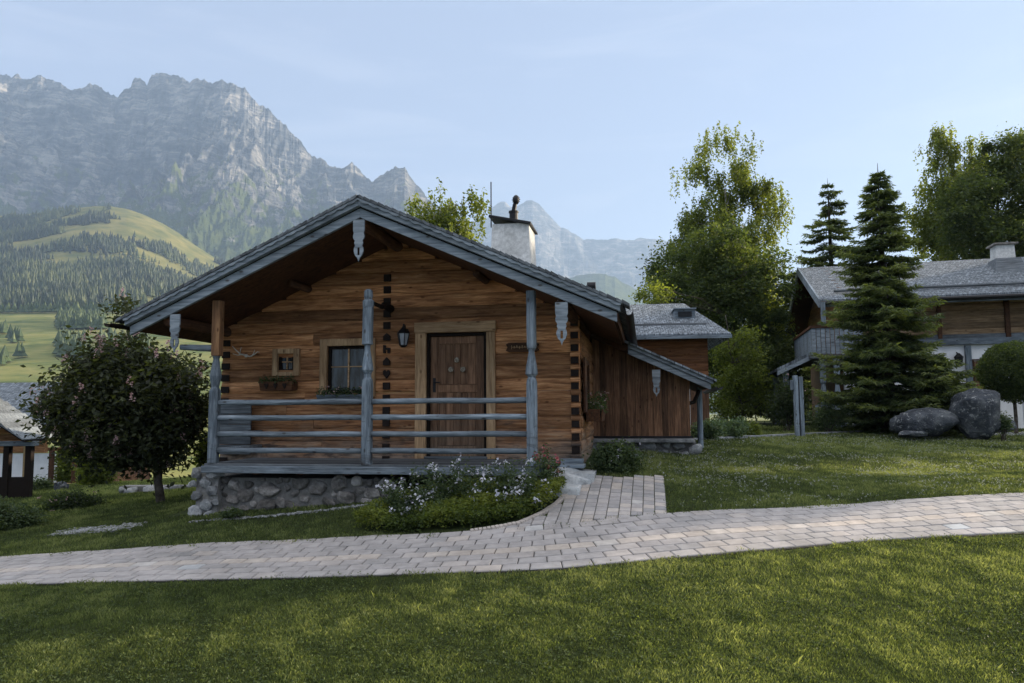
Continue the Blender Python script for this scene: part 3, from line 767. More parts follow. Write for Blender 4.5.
# ---- windows of the front
def window(o_, fr_px, curtain=True, bars=(1, 1), lbl=None):
    x0, x1, z0, z1 = o_
    a, b, c, dd = fr_px
    g_ = MB(); g_.box(a, x0, -.07, 0, c, dd); g_.box(x1, b, -.07, 0, c, dd); g_.box(x0 + .002, x1 - .002, -.068, 0, z1, dd); g_.box(x0 + .002, x1 - .002, -.068, 0, c, z0)
    wf = g_.build('window', M_frame, cabin, bevel=.008)
    s = MB(); t = .05
    s.box(x0, x0 + t, .0, .05, z0, z1); s.box(x1 - t, x1, .0, .05, z0, z1); s.box(x0 + t, x1 - t, .0, .05, z1 - t, z1); s.box(x0 + t, x1 - t, .0, .05, z0, z0 + t)
    s.build('sash', M_darkwood, wf, bevel=.003)
    s = MB()
    for q in range(bars[0]): xx = x0 + (x1 - x0) * (q + 1) / (bars[0] + 1); s.box(xx - .012, xx + .012, .003, .042, z0 + t, z1 - t)
    for q in range(bars[1]): zz = z0 + (z1 - z0) * (.56 if bars[1] == 1 else (q + 1) / (bars[1] + 1)); s.box(x0 + t, x1 - t, .007, .04, zz - .009, zz + .009)
    s.build('glazing_bar', M_framex, wf)
    s = MB(); s.box(x0 + t, x1 - t, .026, .03, z0 + t, z1 - t); s.build('pane', M_glass, wf)
    return wf
window(win_o, (L(321, 370)[0], L(376, 370)[0], L(348, 397)[1], L(348, 339)[1]))
window(sw_o, (L(274, 360)[0], L(301, 360)[0], L(287, 376)[1], L(287, 349)[1]), bars=(1, 1))
# side window
s = MB(); wz0, wz1 = .78, 1.56
s.box(uR - .02, uR + .05, .5, .58, wz0 - .06, wz1 + .06); s.box(uR - .02, uR + .05, 1.42, 1.5, wz0 - .06, wz1 + .06); s.box(uR - .02, uR + .048, .58, 1.42, wz1, wz1 + .06); s.box(uR - .02, uR + .048, .58, 1.42, wz0 - .06, wz0)
sw = s.build('window', M_brown, cabin, bevel=.006)
s = MB(); s.box(uR - .05, uR - .045, .58, 1.42, wz0, wz1); s.build('pane', M_glass, sw)
s = MB(); s.box(uR + .052, uR + .085, .12, .48, wz0 - .05, wz1 + .05); s.build('shutter', M_brown, sw, bevel=.005)
# ---- deck
da, db = L(205, 465, NP)[0], L(548, 465, NP)[0]
mb = MB(); y = NP - .03
while y < -.03:
    mb.box(da, db, y, y + .132, -.045, -.0 + random.uniform(-.003, .001)); y += .14
mb.build('deck_floor', M_greyd, cabin, bevel=.006)
mb = MB(); mb.box(da - .02, db + .02, NP - .075, NP - .034, -.135, -.03); mb.build('deck_fascia', M_grey, cabin, bevel=.008)
mb = MB()
for u in np.linspace(da + .1, db - .1, 8): mb.box(u - .05, u + .05, NP + .02, -.05, -.16, -.05)
mb.build('deck_joist', M_brown, cabin)
# ---- posts
def post(px, ztop, prof, name='porch_post', mat=M_greyv, y=NP + .03):
    u = L(px, 430, NP)[0]; mb = MB(); rings = []
    for (z, hw, sq) in prof:
        ring = []
        for q in range(16):
            a = 2 * math.pi * (q + .5) / 16; ca, sa = math.cos(a), math.sin(a)
            rs = hw / max(abs(ca), abs(sa)); rr = hw * 1.03
            rad = rs * sq + rr * (1 - sq)
            ring.append((u + ca * rad + .004 * math.sin(z * 5 + px), y + sa * rad, z))
        rings.append(ring)
    mb.loft(rings); return mb.build(name, mat, cabin), u
def zf(py, px=365): return L(px, py, NP)[1]
H_ = .07
def postprof(px, bot, tops):
    out = []
    for py, hw, sq in tops: out.append((zf(py, px), hw, sq))
    return [(-.0, H_ * 1.04, 1), (.03, H_, 1)] + out[::-1]
base_turn = [(340, H_ * .93, .9), (344, .05, 0), (352, .052, 0), (366, .074, .2), (372, .078, .1), (378, .05, 0), (381, .052, 0), (384, H_ * .9, .7), (389, H_, 1)]
# prof listed from top to bottom
p_mid, u_mid = post(366, 0, postprof(366, 0, [(289, .03, 0), (290.5, .058, 0), (296, .066, 0), (299, .055, 0), (301, .082, .1), (306, .08, .1), (308, H_ * .95, 1), (341, H_ * .95, 1), (344, .078, .3), (345.5, .04, 0), (350, .042, 0), (362, .07, 0), (370, .084, 0), (374, .05, 0), (377, .052, 0), (380, H_ * .95, .8), (385, H_, 1)]))
top_r = roof_z(L(532, 300, NP)[0]) - .03
p_r, u_r = post(532, 0, [(0, H_, 1), (zf(383, 532), H_, 1), (zf(379, 532), H_ * .9, .6), (zf(377, 532), .05, 0), (zf(374, 532), .084, 0), (zf(368, 532), .078, 0), (zf(352, 532), .04, 0), (zf(350, 532), .042, 0), (zf(348, 532), H_ * .85, .7), (zf(345, 532), H_ * .92, 1), (top_r, H_ * .92, 1)])
top_l = roof_z(L(215, 300, NP)[0]) - .03
p_l, u_l = post(213, 0, [(0, H_, 1), (zf(391, 213), H_, 1), (zf(389, 213), H_ * .9, .5), (zf(387, 213), .055, 0), (zf(376, 213), .086, 0), (zf(366, 213), .06, 0), (zf(359, 213), .042, 0), (zf(356, 213), .055, .4)])
mb = MB(); mb.box(u_l - .05, u_l + .08, NP - .04, NP + .09, zf(356, 213), top_l); mb.build('upper_post', M_browny, cabin, bevel=.01)
# bracket from the middle post to the wall
mb = MB(); mb.tube([(u_mid + .07, NP + .05, zf(303)), (u_mid + .1, NP + .35, zf(304)), (L(384, 305, -.6)[0], -.6, L(384, 305, -.6)[1]), (L(391, 309, 0)[0], -.03, L(391, 309, 0)[1])], [.03, .035, .05, .07], 8)
mb.build('post_bracket', M_darkwood, cabin)
# ---- rails
for (a, b) in ((u_l + H_, u_mid - H_), (u_mid + H_, u_r - H_)):
    for j, py in enumerate((401.5, 417.2, 433.6, 450)):
        z = zf(py + .6, 290); mb = MB(); n_ = 10; ph = random.random() * 9
        pts = [(a + (b - a) * i / n_, NP + .03, z + .003 * math.sin(i * .9 + ph)) for i in range(n_ + 1)]
        mb.tube(pts, [.04 + .002 * math.sin(i * 1.7 + ph) for i in range(n_ + 1)], 12); mb.build('rail', M_grey, cabin, smooth=True)
for py in (402, 418, 435, 451):           # left end of the porch
    z = zf(py, 230); mb = MB(); mb.tube([(u_l, NP + .11, z), (u_l + .02, -.05, z)], .044, 10); mb.build('rail', M_grey, cabin, smooth=True)
mb = MB()
for q in range(5): mb.box(uL + .03, uL + .62, -.12, -.09, .06 + q * .17, .06 + q * .17 + .16)
mb.build('low_screen', M_greyd, cabin, bevel=.006)
# horizontal pole at the left of the porch, under the eave
mb = MB(); a_ = L(180, 347, NP); mb.tube([(a_[0], NP + .03, a_[1]), (u_l - .06, NP + .03, a_[1] - .03)], [.045, .055], 10); mb.build('eave_pole', M_grey, cabin, smooth=True)
# ---- purlins, rafters and roof
mb = MB()
for u, rad, e_ in ((uL + .08, .085, .06), (uR - .08, .085, .06), (ur, .09, .06), ((uL + ur) / 2, .06, 1.0), ((uR + ur) / 2, .06, 1.0)):
    z = roof_z(u) - rad + .02
    mb.tube([(u, NF + e_, z), (u, NB + .4, z)], rad, 12)
mb.build('purlin', M_brown, cabin, smooth=True)
eL, eR = ur - half, ur + half
DSH = .235   # vertical thickness from board underside to shingle underside
def slope_prism(mb, sgn, d0, d1, y0, y1, ext=.0, inner=0, r=None):
    """a layer parallel to the slope between vertical offsets d0 and d1 over the rake line"""
    e = ur + sgn * (half + ext); ze_ = zr - (half + ext) * mS
    c = ur + sgn * inner; zc = zr - inner * mS
    poly = [(c, zc + d0), (e, ze_ + d0), (e, ze_ + d1), (c, zc + d1)]
    mb.prism(poly, y0, y1, r=r)
mb = MB()
for s in (-1, 1): slope_prism(mb, s, .02, .055, NF + .065, NB + .4, ext=-.05)
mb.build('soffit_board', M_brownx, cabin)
mb = MB(); n_ = 16
for s in (-1, 1):
    slope_prism(mb, s, .06, .25, NF + .06, NB + .42, ext=.0)
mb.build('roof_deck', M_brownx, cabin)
mb = MB()
for s in (-1, 1):
    slope_prism(mb, s, .255, .30, NF - .095, NB + .5, ext=.12)
rf = mb.build('roof', M_shing, cabin)
uv_planar(rf, lambda c: (c.y, abs(c.x - ur)))
# loose ragged shingle ends along the verge
mb = MB()
for s in (-1, 1):
    x = 0.02
    while x < half + .1:
        w_ = random.uniform(.07, .12); q = random.uniform(.0, .008)
        xa, xb = ur + s * x, ur + s * (x + w_ - .006)
        za, zb = zr - x * mS, zr - (x + w_) * mS
        yy = NF - .112 - random.uniform(0, .006)
        mb.prism([(xa, za + .262 + q), (xb, zb + .258), (xb, zb + .30), (xa, za + .308 + q)], yy, NF + .25)
        x += w_ - .0
mb.build('verge_shingle', M_greyd, cabin)
# rake boards: bright lower board, recessed groove, upper board with a scalloped edge
for s in (-1, 1):
    mb = MB(); slope_prism(mb, s, -.01, .125, NF - .01, NF + .05, ext=.015, inner=0.0); mb.build('rake_board', M_fascia, cabin, bevel=.006)
    mb = MB(); slope_prism(mb, s, .127, .145, NF + .005, NF + .05, ext=.03, inner=0.0); mb.build('rake_groove', M_darkwood, cabin)
    mb = MB(); slope_prism(mb, s, .146, .243, NF - .08, NF + .045, ext=.06, inner=0.0); mb.build('rake_board', M_fascia, cabin, bevel=.006)
    mb = MB(); N_ = 96; pts_lo, pts_hi = [], []
    for i in range(N_ + 1):
        x = (half + .07) * i / N_; zz = zr - x * mS
        pts_hi.append((ur + s * x, zz + .252)); pts_lo.append((ur + s * x, zz + .228 - .022 * abs(math.sin(i * math.pi / 4))))
    for i in range(N_):
        mb.prism([pts_lo[i], pts_lo[i+1], pts_hi[i+1], pts_hi[i]], NF - .105, NF - .083, r=.5)
    mb.build('scalloped_trim', M_fascia, cabin)
# gutters: hollowed half logs along both eaves
for s in (-1, 1):
    ring0, ring1 = [], []; mb = MB(); e = ur + s * (half + .17); zg = zr - half * mS + .14
    prof = [(math.cos(a) * .06, math.sin(a) * .06) for a in np.linspace(math.pi, 2 * math.pi, 9)] + [(math.cos(a) * .05, math.sin(a) * .05) for a in np.linspace(2 * math.pi, math.pi, 9)]
    mb.prism([(e + x, zg + z) for x, z in prof], NF - (.3 if s < 0 else -.1), NB + .5)
    mb.build('gutter', M_darkwood if s < 0 else M_dark, cabin)
# carved pendants
def pendant(px, py0, py1, w_=.085, name='carved_pendant', n=NF, parent=None, mat=M_fascia, F=None):
    LL = (F or C_).L; u, z1 = LL(px, py0, n); z0 = LL(px, py1, n)[1]; h = z1 - z0
    out = [(0, .0), (.10, .06), (.22, .1), (.62, .16), (.85, .26), (.8, .34), (.6, .38), (.78, .45), (.66, .5), (.95, .56), (1, .62), (.86, .68), (1, .74), (1, 1.0)]
    hole = [(.16, .22), (.26, .30), (.18, .38)]
    # built as left and right halves around a pierced slot
    mb = MB()
    for s in (-1, 1):
        for i in range(len(out) - 1):
            (a0, b0), (a1, b1) = out[i], out[i + 1]
            i0 = .2 if .18 < (b0 + b1) / 2 < .36 else 0
            mb.hexa([(u + s * i0 * w_, n - .085, z0 + b0 * h), (u + s * a0 * w_, n - .085, z0 + b0 * h), (u + s * a0 * w_, n - .06, z0 + b0 * h), (u + s * i0 * w_, n - .06, z0 + b0 * h),
                     (u + s * i0 * w_, n - .085, z0 + b1 * h), (u + s * a1 * w_, n - .085, z0 + b1 * h), (u + s * a1 * w_, n - .06, z0 + b1 * h), (u + s * i0 * w_, n - .06, z0 + b1 * h)], r=.5)
    return mb.build(name, mat, parent or cabin)
pendant(361, 221, 263); pendant(562, 303, 346); pendant(178.5, 315, 353, .08)
# ---- chimney
def chim(F, parent, px0, px1, py_top, n, hdown, mat, taper=.05):
    u0, zt_ = F.L(px0, py_top, n); u1, _ = F.L(px1, py_top, n); dpt = (u1 - u0)
    mb = MB(); rings = []
    for z, t in ((zt_ - hdown, taper), (zt_ - hdown * .5, taper * .5), (zt_, 0)):
        rings.append([(u0 - t, n - t, z), (u1 + t, n - t, z), (u1 + t, n + dpt + t, z), (u0 - t, n + dpt + t, z)])
    mb.loft(rings); return mb.build('chimney', mat, parent, bevel=.02), (u0, u1, zt_, n, n + dpt)
ch, (cu0, cu1, cz, cn0, cn1) = chim(C_, rf, 492, 529, 224, 2.2, 1.5, M_chim, .06)
mb = MB(); mb.hexa([(cu0 - .05, cn0 - .1, cz + .12), (cu1 + .05, cn0 - .1, cz - .06), (cu1 + .05, cn1 + .1, cz - .06), (cu0 - .05, cn1 + .1, cz + .12), (cu0 - .04, cn0 - .1, cz + .165), (cu1 + .05, cn0 - .1, cz - .015), (cu1 + .05, cn1 + .1, cz - .015), (cu0 - .04, cn1 + .1, cz + .165)])
mb.build('chimney_cap', M_dark, rf, bevel=.006)
mb = MB(); cx = (cu0 + cu1) / 2; cy = (cn0 + cn1) / 2
mb.tube([(cx, cy, cz), (cx, cy, cz + .3)], .085, 12); mb.tube([(cx, cy, cz + .3), (cx, cy, cz + .33)], .1, 12); mb.tube([(cx, cy, cz + .33), (cx + .03, cy, cz + .48)], .045, 8)
rings = []
for q in range(10):
    a = q / 9 * math.pi; rings.append([(cx + .05 + .07 * math.sin(a) * math.cos(b) , cy + .07 * math.sin(a) * math.sin(b), cz + .56 - .1 * math.cos(a)) for b in np.linspace(0, 2 * math.pi, 12, endpoint=False)])
rings = [[(x, y, z) for x, y, z in r_] for r_ in rings]
for q in range(1, 10):
    if q % 2: continue
mb.loft(rings[1:-1])
for q in range(6):
    a = q * math.pi / 6; mb.box(cx + .05 - .085, cx + .05 + .085, cy - .004, cy + .004, cz + .555, cz + .57, M=Matrix.Translation((cx + .05, cy, cz + .56)) @ Matrix.Rotation(a, 4, 'Y') @ Matrix.Translation((-cx - .05, -cy, -cz - .56)))
mb.build('chimney_cowl', M_dark, rf)
mb = MB(); ax, azt = L(491, 182, 2.1); mb.tube([(ax, 2.1, azt - .9), (ax, 2.1, azt)], .012, 6); mb.build('lightning_rod', M_dark, rf)
mb = MB(); vx, vz = L(590, 286, 1.5); mb.tube([(vx - .05, 1.5, vz - .25), (vx - .05, 1.5, vz)], .05, 10); mb.tube([(vx - .05, 1.5, vz), (vx + .1, 1.5, vz + .0)], .07, 10); mb.build('roof_vent', M_dark, rf)
# ---- stone base under the porch
mb = MB()
sx0, sx1 = L(196, 490, NP)[0], L(392, 490, NP)[0]
random.seed(21)
zb = min(C_.ground(sx0, NP), C_.ground(sx1, NP)) - .25
mort = MB(); mort.box(sx0 + .1, sx1 - .06, NP + .16, -.1, zb, -.22); mort.box(sx0 - .03, sx0 + .33, NP + .05, NP + .159, zb, -.06)
mort.build('stone_base_core', M_mortar, cabin)
pts = []
def stones(mb, x0, x1, z0f, z1, y, rmin=.09, rmax=.17, tries=2600, side=False):
    placed = []
    for _ in range(tries):
        rad = random.uniform(rmin, rmax) * (1 if _ < tries * .5 else .65)
        x = random.uniform(x0 + rad * .6, x1 - rad * .6); z = random.uniform(z0f(x) - .08, z1 - rad * .6)
        if all((x - a) ** 2 * .75 + (z - b) ** 2 > (rad + c) ** 2 * .74 for a, b, c in placed):
            placed.append((x, z, rad)); M = Matrix.Rotation(random.uniform(-.5, .5), 3, 'Y')
            mb.stone((x, y + random.uniform(-.01, .03), z), rad * random.uniform(1.0, 1.3), rad * .62, rad * random.uniform(.8, .98), .12, M=M, r=random.random())
stones(mb, sx0, sx1, lambda x: C_.ground(x, NP), -.2, NP + .15, .07, .15, 5200)
mb.build('stone_base', M_stone, cabin)
mb = MB(); stones(mb, sx0 - .1, sx0 + .36, lambda x: C_.ground(x, NP), -.02, NP + .02, .085, .14, 2500)
mb.build('corner_stone', M_stonel, cabin)
mort = MB(); mort.box(sx1 - .06, uR + .02, -.1, .2, zb, -.125); mort.build('footing', M_mortar, cabin)
mort = MB(); mort.box(uR - .12, uR + .03, .16, NB - .3, zb - .2, -.125); mort.box(uL - .03, uL + .12, .16, NB - .3, zb - .4, -.125); mort.box(uL, uR, NB - .3, NB - .12, zb - .2, -.125); mort.build('footing', M_mortar, cabin)
# stone step slabs at the right of the porch
mb = MB(); a0, a1 = L(548, 470, -.6)[0], L(594, 470, -.6)[0]
mb.box(a0 - .05, a1 + .02, -.95, -.1, -.6, -.14); mb.stone(((a0 + a1) / 2, -.6, -.3), (a1 - a0) / 2 + .08, .5, .2, .12, sub=3); mb.build('stone_landing', M_slab, cabin)
mb = MB(); b0, b1 = L(537, 480, -1.25)[0], L(581, 480, -1.25)[0]; gz = C_.ground((b0 + b1) / 2, -1.25)
mb.box(b0, b1, -1.55, -.95, gz - .1, gz + .07); mb.build('stone_step', M_slab, cabin, bevel=.03)
mb = MB(); mb.box(db + .03, uR + .06, -.2, -.08, -.12, .02); mb.box(db + .03, uR + .1, -.5, -.2, -.1, -.05); mb.build('porch_edge_board', M_grey, cabin, bevel=.01)
# ---- annex with vertical planks and its own lean-to roof
NA = 2.85
ax0, ax1 = uR + .0, L(690, 400, NA)[0]
az0, az1 = L(640, 436, NA)[1], L(640, 340, NA)[1]
rx0, rz0 = L(628, 354, NA - .35); rx1, rz1 = L(711, 390, NA - .35); rm = (rz1 - rz0) / (rx1 - rx0)
mb = MB(); x = ax0
while x < ax1 - .01:
    w_ = min(random.uniform(.1, .17), ax1 - x); zt_ = min(rz0 + (x + w_ - rx0) * rm + .1, 9)
    mb.prism([(x + .003, az0), (x + w_ - .003, az0), (x + w_ - .003, zt_), (x + .003, zt_ - w_ * rm * 0 + .0)], NA + random.uniform(-.006, .006), NA + .05); x += w_
mb.build('plank_wall', M_plank, cabin)
mb = MB(); mb.prism([(ax0 - .3, az0), (ax1 - .01, az0), (ax1 - .01, rz0 + (ax1 - rx0) * rm + .1), (ax0 - .3, rz0 + (ax0 - .3 - rx0) * rm + .1)], NA + .055, NA + .08); mb.build('backing_board', M_darkwood, cabin)  # added behind the planks to block light through their gaps
mb = MB(); mb.box(ax1 - .06, ax1, NA + .085, NA + 3, az0, rz0 + (ax1 - rx0) * rm + .08); mb.build('plank_wall', M_plank, cabin)
mb = MB(); mb.box(ax0 - .02, ax1 + .04, NA - .04, NA + .1, az0 - .035, az0); mb.build('sill_beam', M_dark, cabin)
gzA = C_.ground(ax1, NA) - .15
mb = MB(); mb.box(ax0 - .2, ax1 + .08, NA - .12, NA + 3, gzA, az0 - .05); mb.build('annex_footing', M_mortar, cabin)
mb = MB(); stones(mb, ax0 - .2, ax1 + .16, lambda x: C_.ground(x, NA - .15), az0 - .08, NA - .14, .1, .17, 700)
mb.build('annex_base_stone', M_stonel, cabin, smooth=True)
mb = MB(); mb.box(ax0 - .45, ax1 + .05, NA - .28, NA - .05, az0 - .12, az0 - .045); mb.build('annex_base_cap', M_stonel, cabin, bevel=.02)
def lean(mb, d0, d1, y0, y1, e0=0, e1=0):
    mb.prism([(rx0 - e0, rz0 - e0 * rm + d0), (rx1 + e1, rz1 + e1 * rm + d0), (rx1 + e1, rz1 + e1 * rm + d1), (rx0 - e0, rz0 - e0 * rm + d1)], y0, y1)
mb = MB(); lean(mb, 0, .12, NA - .35, NA - .3); mb.build('annex_rake_board', M_fascia, cabin, bevel=.006)
mb = MB(); lean(mb, .123, .19, NA - .385, NA - .3, e1=.04); mb.build('annex_rake_board', M_fascia, cabin, bevel=.006)
mb = MB(); lean(mb, .195, .235, NA - .43, NA + 3.2, e0=.9, e1=.1); ar = mb.build('annex_roof', M_shing, cabin); uv_planar(ar, lambda c: (c.y, c.x))
mb = MB(); lean(mb, .03, .19, NA - .29, NA + 3.1, e0=.9, e1=-.03); mb.build('annex_roof_deck', M_brownx, cabin)
mb = MB(); g_ = (rx1 + .16, rz1 + .06); mb.prism([(g_[0] + x, g_[1] + z) for x, z in prof], NA - .45, NA + 3); mb.build('annex_gutter', M_dark, cabin)
pendant(656, 370, 397, .075, n=NA - .33)
mb = MB(); px_, pz_ = L(699, 383, NA + 1.0); gq = C_.ground(px_, NA + 1.0); mb.tube([(px_, NA + 1.0, gq), (px_, NA + 1.0, pz_)], .055, 8); mb.build('annex_post', M_greyv, cabin)
mb = MB(); q0 = L(686, 401, NA + .6); mb.tube([(ax1, NA + .6, q0[1] - .05), (ax1 + .12, NA + .7, q0[1] - .02), (px_, NA + 1.0, q0[1] + .22)], .04, 8); mb.build('post_bracket', M_darkwood, cabin)

# ================================================================== THINGS ON THE CABIN
# lantern
lx, lz = L(406.5, 338); p = C_.W(lx, -.16, lz)
lan = empty('wall_lantern', p, C_.th, label='black iron lantern on the log wall left of the door', cat='lantern')
mb = MB(); hx = lambda r, z: [(r * math.cos(q * math.pi / 3), r * math.sin(q * math.pi / 3), z) for q in range(6)]
mb.loft([hx(.03, -.17), hx(.06, -.15), hx(.065, -.135)]); mb.loft([hx(.115, .06), hx(.085, .1), hx(.03, .15), hx(.012, .19)])
for q in range(6):
    c, s = math.cos(q * math.pi / 3), math.sin(q * math.pi / 3); mb.beam((c * .06, s * .06, -.14), (c * .1, s * .1, .065), .012, .012, up=(0, 1, .01))
mb.build('lantern_frame', M_dark, lan)
mb = MB(); mb.loft([hx(.052, -.13), hx(.09, .055)]); mb.build('lantern_glass', plain('frosted_glass', (.35, .38, .42), .2), lan)
mb = MB(); mb.box(-.04, .04, .1, .14, -.04, .14); mb.tube([(0, .12, .1), (0, .08, .2), (0, 0, .21), (0, 0, .18)], .011, 6); mb.build('lantern_bracket', M_dark, lan)
# bells on the door
for i, (px, py, lb) in enumerate(((457, 360, 'topmost pale round straw rosette hanging on the door'), (451, 369.5, 'lower left pale round straw rosette hanging on the door'), (463, 369.5, 'lower right pale round straw rosette hanging on the door'))):
    u, z = L(px, py); mb = MB()
    mb.stone((0, 0, 0), .036, .03, .036, .22, sub=2)
    for q in range(8): a = q * math.pi / 4; mb.stone((math.cos(a) * .03, -.012, math.sin(a) * .03), .016, .014, .016, .1, sub=1)
    o = mb.build('door_rosette', M_straw); o.location = C_.W(u, .0, z); o.rotation_euler = (0, 0, C_.th)
    tag(o, lb, 'rosette', 'rosettes on the cabin door')
# antler
u, z = L(249, 354); mb = MB(); s_ = 12 / FPX
a = lambda x, y: ((x - 249) * s_, -.03, (354 - y) * s_)
def b3(pts, r0, r1, dy=0):
    P_ = [Vector(a(*p)) + Vector((0, -dy * i / len(pts), 0)) for i, p in enumerate(pts)]; mb.tube(P_, list(np.linspace(r0, r1, len(P_))), 7)
b3([(247, 356), (241, 354), (237, 350), (234, 346)], .016, .005, .12); b3([(242, 354.5), (239, 355.5), (235, 354)], .012, .004, .15); b3([(247, 356), (252, 357), (258, 355), (262, 352.5), (265, 353)], .016, .005, .12); b3([(253, 357), (257, 354), (260, 350.5)], .012, .004, .15); b3([(240, 353), (241, 350), (243, 347)], .010, .004, .08)
mb.stone((a(247, 356)), .03, .02, .03, .1)
o = mb.build('antler', M_bone, smooth=True); o.location = C_.W(u, 0, z); o.rotation_euler = (0, 0, C_.th); tag(o, 'pale deer antler mounted on the log wall', 'antler')
# plaque right of the door
u, z = L(523, 347.5); sg = empty('wooden_plaque', C_.W(u, -.03, z), C_.th, label='narrow carved wooden plaque on the wall right of the door', cat='plaque')
mb = MB(); pl = [(-.27, -.05), (-.22, -.075), (.22, -.075), (.27, -.05), (.24, 0), (.27, .05), (.22, .075), (-.22, .075), (-.27, .05), (-.24, 0)]
mb.prism(pl, -.035, -.0); mb.build('board', M_brownx, sg, bevel=.005)
mb = MB()
for q in range(9): x = -.18 + q * .043; mb.box(x, x + .012, -.04, -.034, -.03 + .012 * (q % 3), .03 - .01 * (q % 2))
mb.box(-.18, .18, -.039, -.0345, -.004, .004)
mb.build('carving', M_framex, sg)

def foliage(n, cen, spread, size, droop=.3, flat=.5):
    """n leaf faces scattered about the clump centres"""
    cen = np.asarray(cen, float); m = len(cen); idx = rng.integers(0, m, n)
    c = cen[idx] + rng.normal(0, 1, (n, 3)) * np.asarray(spread)
    return leaf_quads(c, size, droop, flat)
def leaf_quads(c, size, droop=.3, flat=.5, asp=.55):
    n = len(c); d = rng.normal(0, 1, (n, 3)); d[:, 2] = d[:, 2] * .6 - droop; d /= np.linalg.norm(d, axis=1)[:, None]
    nn = rng.normal(0, 1, (n, 3)); nn[:, 2] += flat * 2; s = np.cross(d, nn); s /= np.linalg.norm(s, axis=1)[:, None] + 1e-9
    L_ = (np.asarray(size) * rng.uniform(.7, 1.3, n))[:, None]; w_ = L_ * asp * .5
    up_ = np.cross(s, d) * L_ * .12
    v = np.stack([c, c + d * L_ * .5 + s * w_ + up_, c + d * L_, c + d * L_ * .5 - s * w_ + up_], 1).reshape(-1, 3)
    return v, np.arange(4 * n).reshape(n, 4)
def leaf_obj(name, v, f, mat, parent=None, base=None, sd=.22):
    n = len(f); r = np.repeat(np.clip((rng.normal(.45, sd, n) if base is None else base + rng.normal(0, .12, n)), 0, 1), 4)
    return np_obj(name, v, f, mat, parent, attr=r)
# flower boxes
def flower_box(loc, rz, w_, h_, d_, lbl, mat=M_brownx, flowers=12, fmat=L_pink, fh=.14, hearts=False, trail=0, group='flower boxes on the cabin'):
    e = empty('flower_box', loc, rz, label=lbl, cat='flower box', group=group)
    mb = MB(); t = .02
    mb.hexa([(-w_/2 + .02, -d_, 0), (w_/2 - .02, -d_, 0), (w_/2 - .02, -d_ + t, 0), (-w_/2 + .02, -d_ + t, 0), (-w_/2, -d_ - .03, h_), (w_/2, -d_ - .03, h_), (w_/2, -d_ - .03 + t, h_), (-w_/2, -d_ - .03 + t, h_)])
    mb.box(-w_/2 + .02, w_/2 - .02, -d_ + t, -.001, -.0, t); mb.box(-w_/2 + .0, -w_/2 + t, -d_ + t + .002, 0, .01, h_); mb.box(w_/2 - t, w_/2, -d_ + t + .002, 0, .01, h_)
    mb.box(-w_/2, w_/2, -.02, -.001, t, h_)
    mb.build('box', mat, e, bevel=.003)
    if hearts:
        for q in (-1, 0, 1):
            mb = MB(); x = q * w_ * .27; mb.prism([(x, .03), (x + .04, h_ * .7), (x + .02, h_ * .8), (x, h_ * .68), (x - .02, h_ * .8), (x - .04, h_ * .7)], -d_ - .034, -d_ - .012)
            mb.build('cut_out', M_end, e)
    mb = MB(); mb.box(-w_/2 + t, w_/2 - t, -d_ + t, -.022, t, h_ * .85); mb.build('soil', M_end, e)
    nl = int(420 * w_ / .6); c = np.stack([rng.uniform(-w_/2, w_/2, nl), rng.uniform(-d_ - .05, 0, nl), h_ + rng.uniform(-.04 - trail, fh, nl) * rng.uniform(.4, 1, nl)], -1)
    v, f = leaf_quads(c, .045); leaf_obj('foliage', v, f, L_bush, e)
    if flowers:
        c = np.stack([rng.uniform(-w_/2, w_/2, flowers), rng.uniform(-d_ - .06, -.02, flowers), h_ + rng.uniform(.02, fh, flowers)], -1); c = np.repeat(c, 7, 0) + rng.normal(0, .012, (flowers * 7, 3))
        v, f = leaf_quads(c, .03, 0, .2, .9); leaf_obj('blossom', v, f, fmat, e)
    return e
u, z = L(347, 401); flower_box(C_.W(u, -.075, z), C_.th, L(371, 400)[0] - L(322, 400)[0], .1, .16, 'grey flower box with dark leaves under the larger front window', mat=M_grey, flowers=9)
u, z = L(283, 391); flower_box(C_.W(u, -.075, z), C_.th, L(299, 385)[0] - L(266, 385)[0], .15, .17, 'small brown flower box with heart cut-outs under the small window', flowers=0, hearts=True, fh=.1)
flower_box(C_.W(uR + .055, 1.0, .58), C_.th + R(90), .95, .2, .25, 'brown flower box with bushy plant on the side wall of the cabin', flowers=8, fh=.32, trail=.05)
# ================================================================== OTHER BUILDINGS
random.seed(5)
def log_wall_simple(mb, x0, x1, y, z0, z1, ch=.22, cuts=()):
    z = z0
    while z < z1 - .05:
        zt = min(z + ch, z1); zc = (z + zt) / 2; x = x0; r = random.random()
        for (a, b, c, d) in sorted(cuts):
            if c < zc < d and a > x0 and b < x1: log_x(mb, x, a, y, z, zt, r); x = b
        log_x(mb, x, x1, y, z, zt, r); z = zt
# ---- chalet on the right
F2 = Frame(.25, 26.0 * (1 + .25 * (900 - 512) / FPX), 900, 420)
F2.o.z = hz(F2.o.x, F2.o.y); L2 = F2.L
ch2 = empty('chalet', F2.o, F2.th, label='two-storey chalet with shingled roof and white ground floor behind the tall spruce', cat='house')
cl, cr = L2(843, 350)[0], L2(1100, 350)[0]
zmid = L2(980, 341)[1]; zev = L2(980, 304)[1]
eY, eZ = -.9, L2(980, 297, -.9)[1]
rY = 4.2; rZ = L2(980, 262, rY)[1]; ms = (rZ - eZ) / (rY - eY)
le, re = L2(820, 300, -.9)[0], cr + .6
door2 = (L2(973, 380)[0], L2(986, 380)[0], .1, L2(980, 359)[1])
mb = MB(); mb.box(cl, door2[0], 0, .2, -.5, zmid - .1); mb.box(door2[1], cr, 0, .2, -.5, zmid - .1); mb.box(door2[0], door2[1], 0, .2, door2[3], zmid - .1)
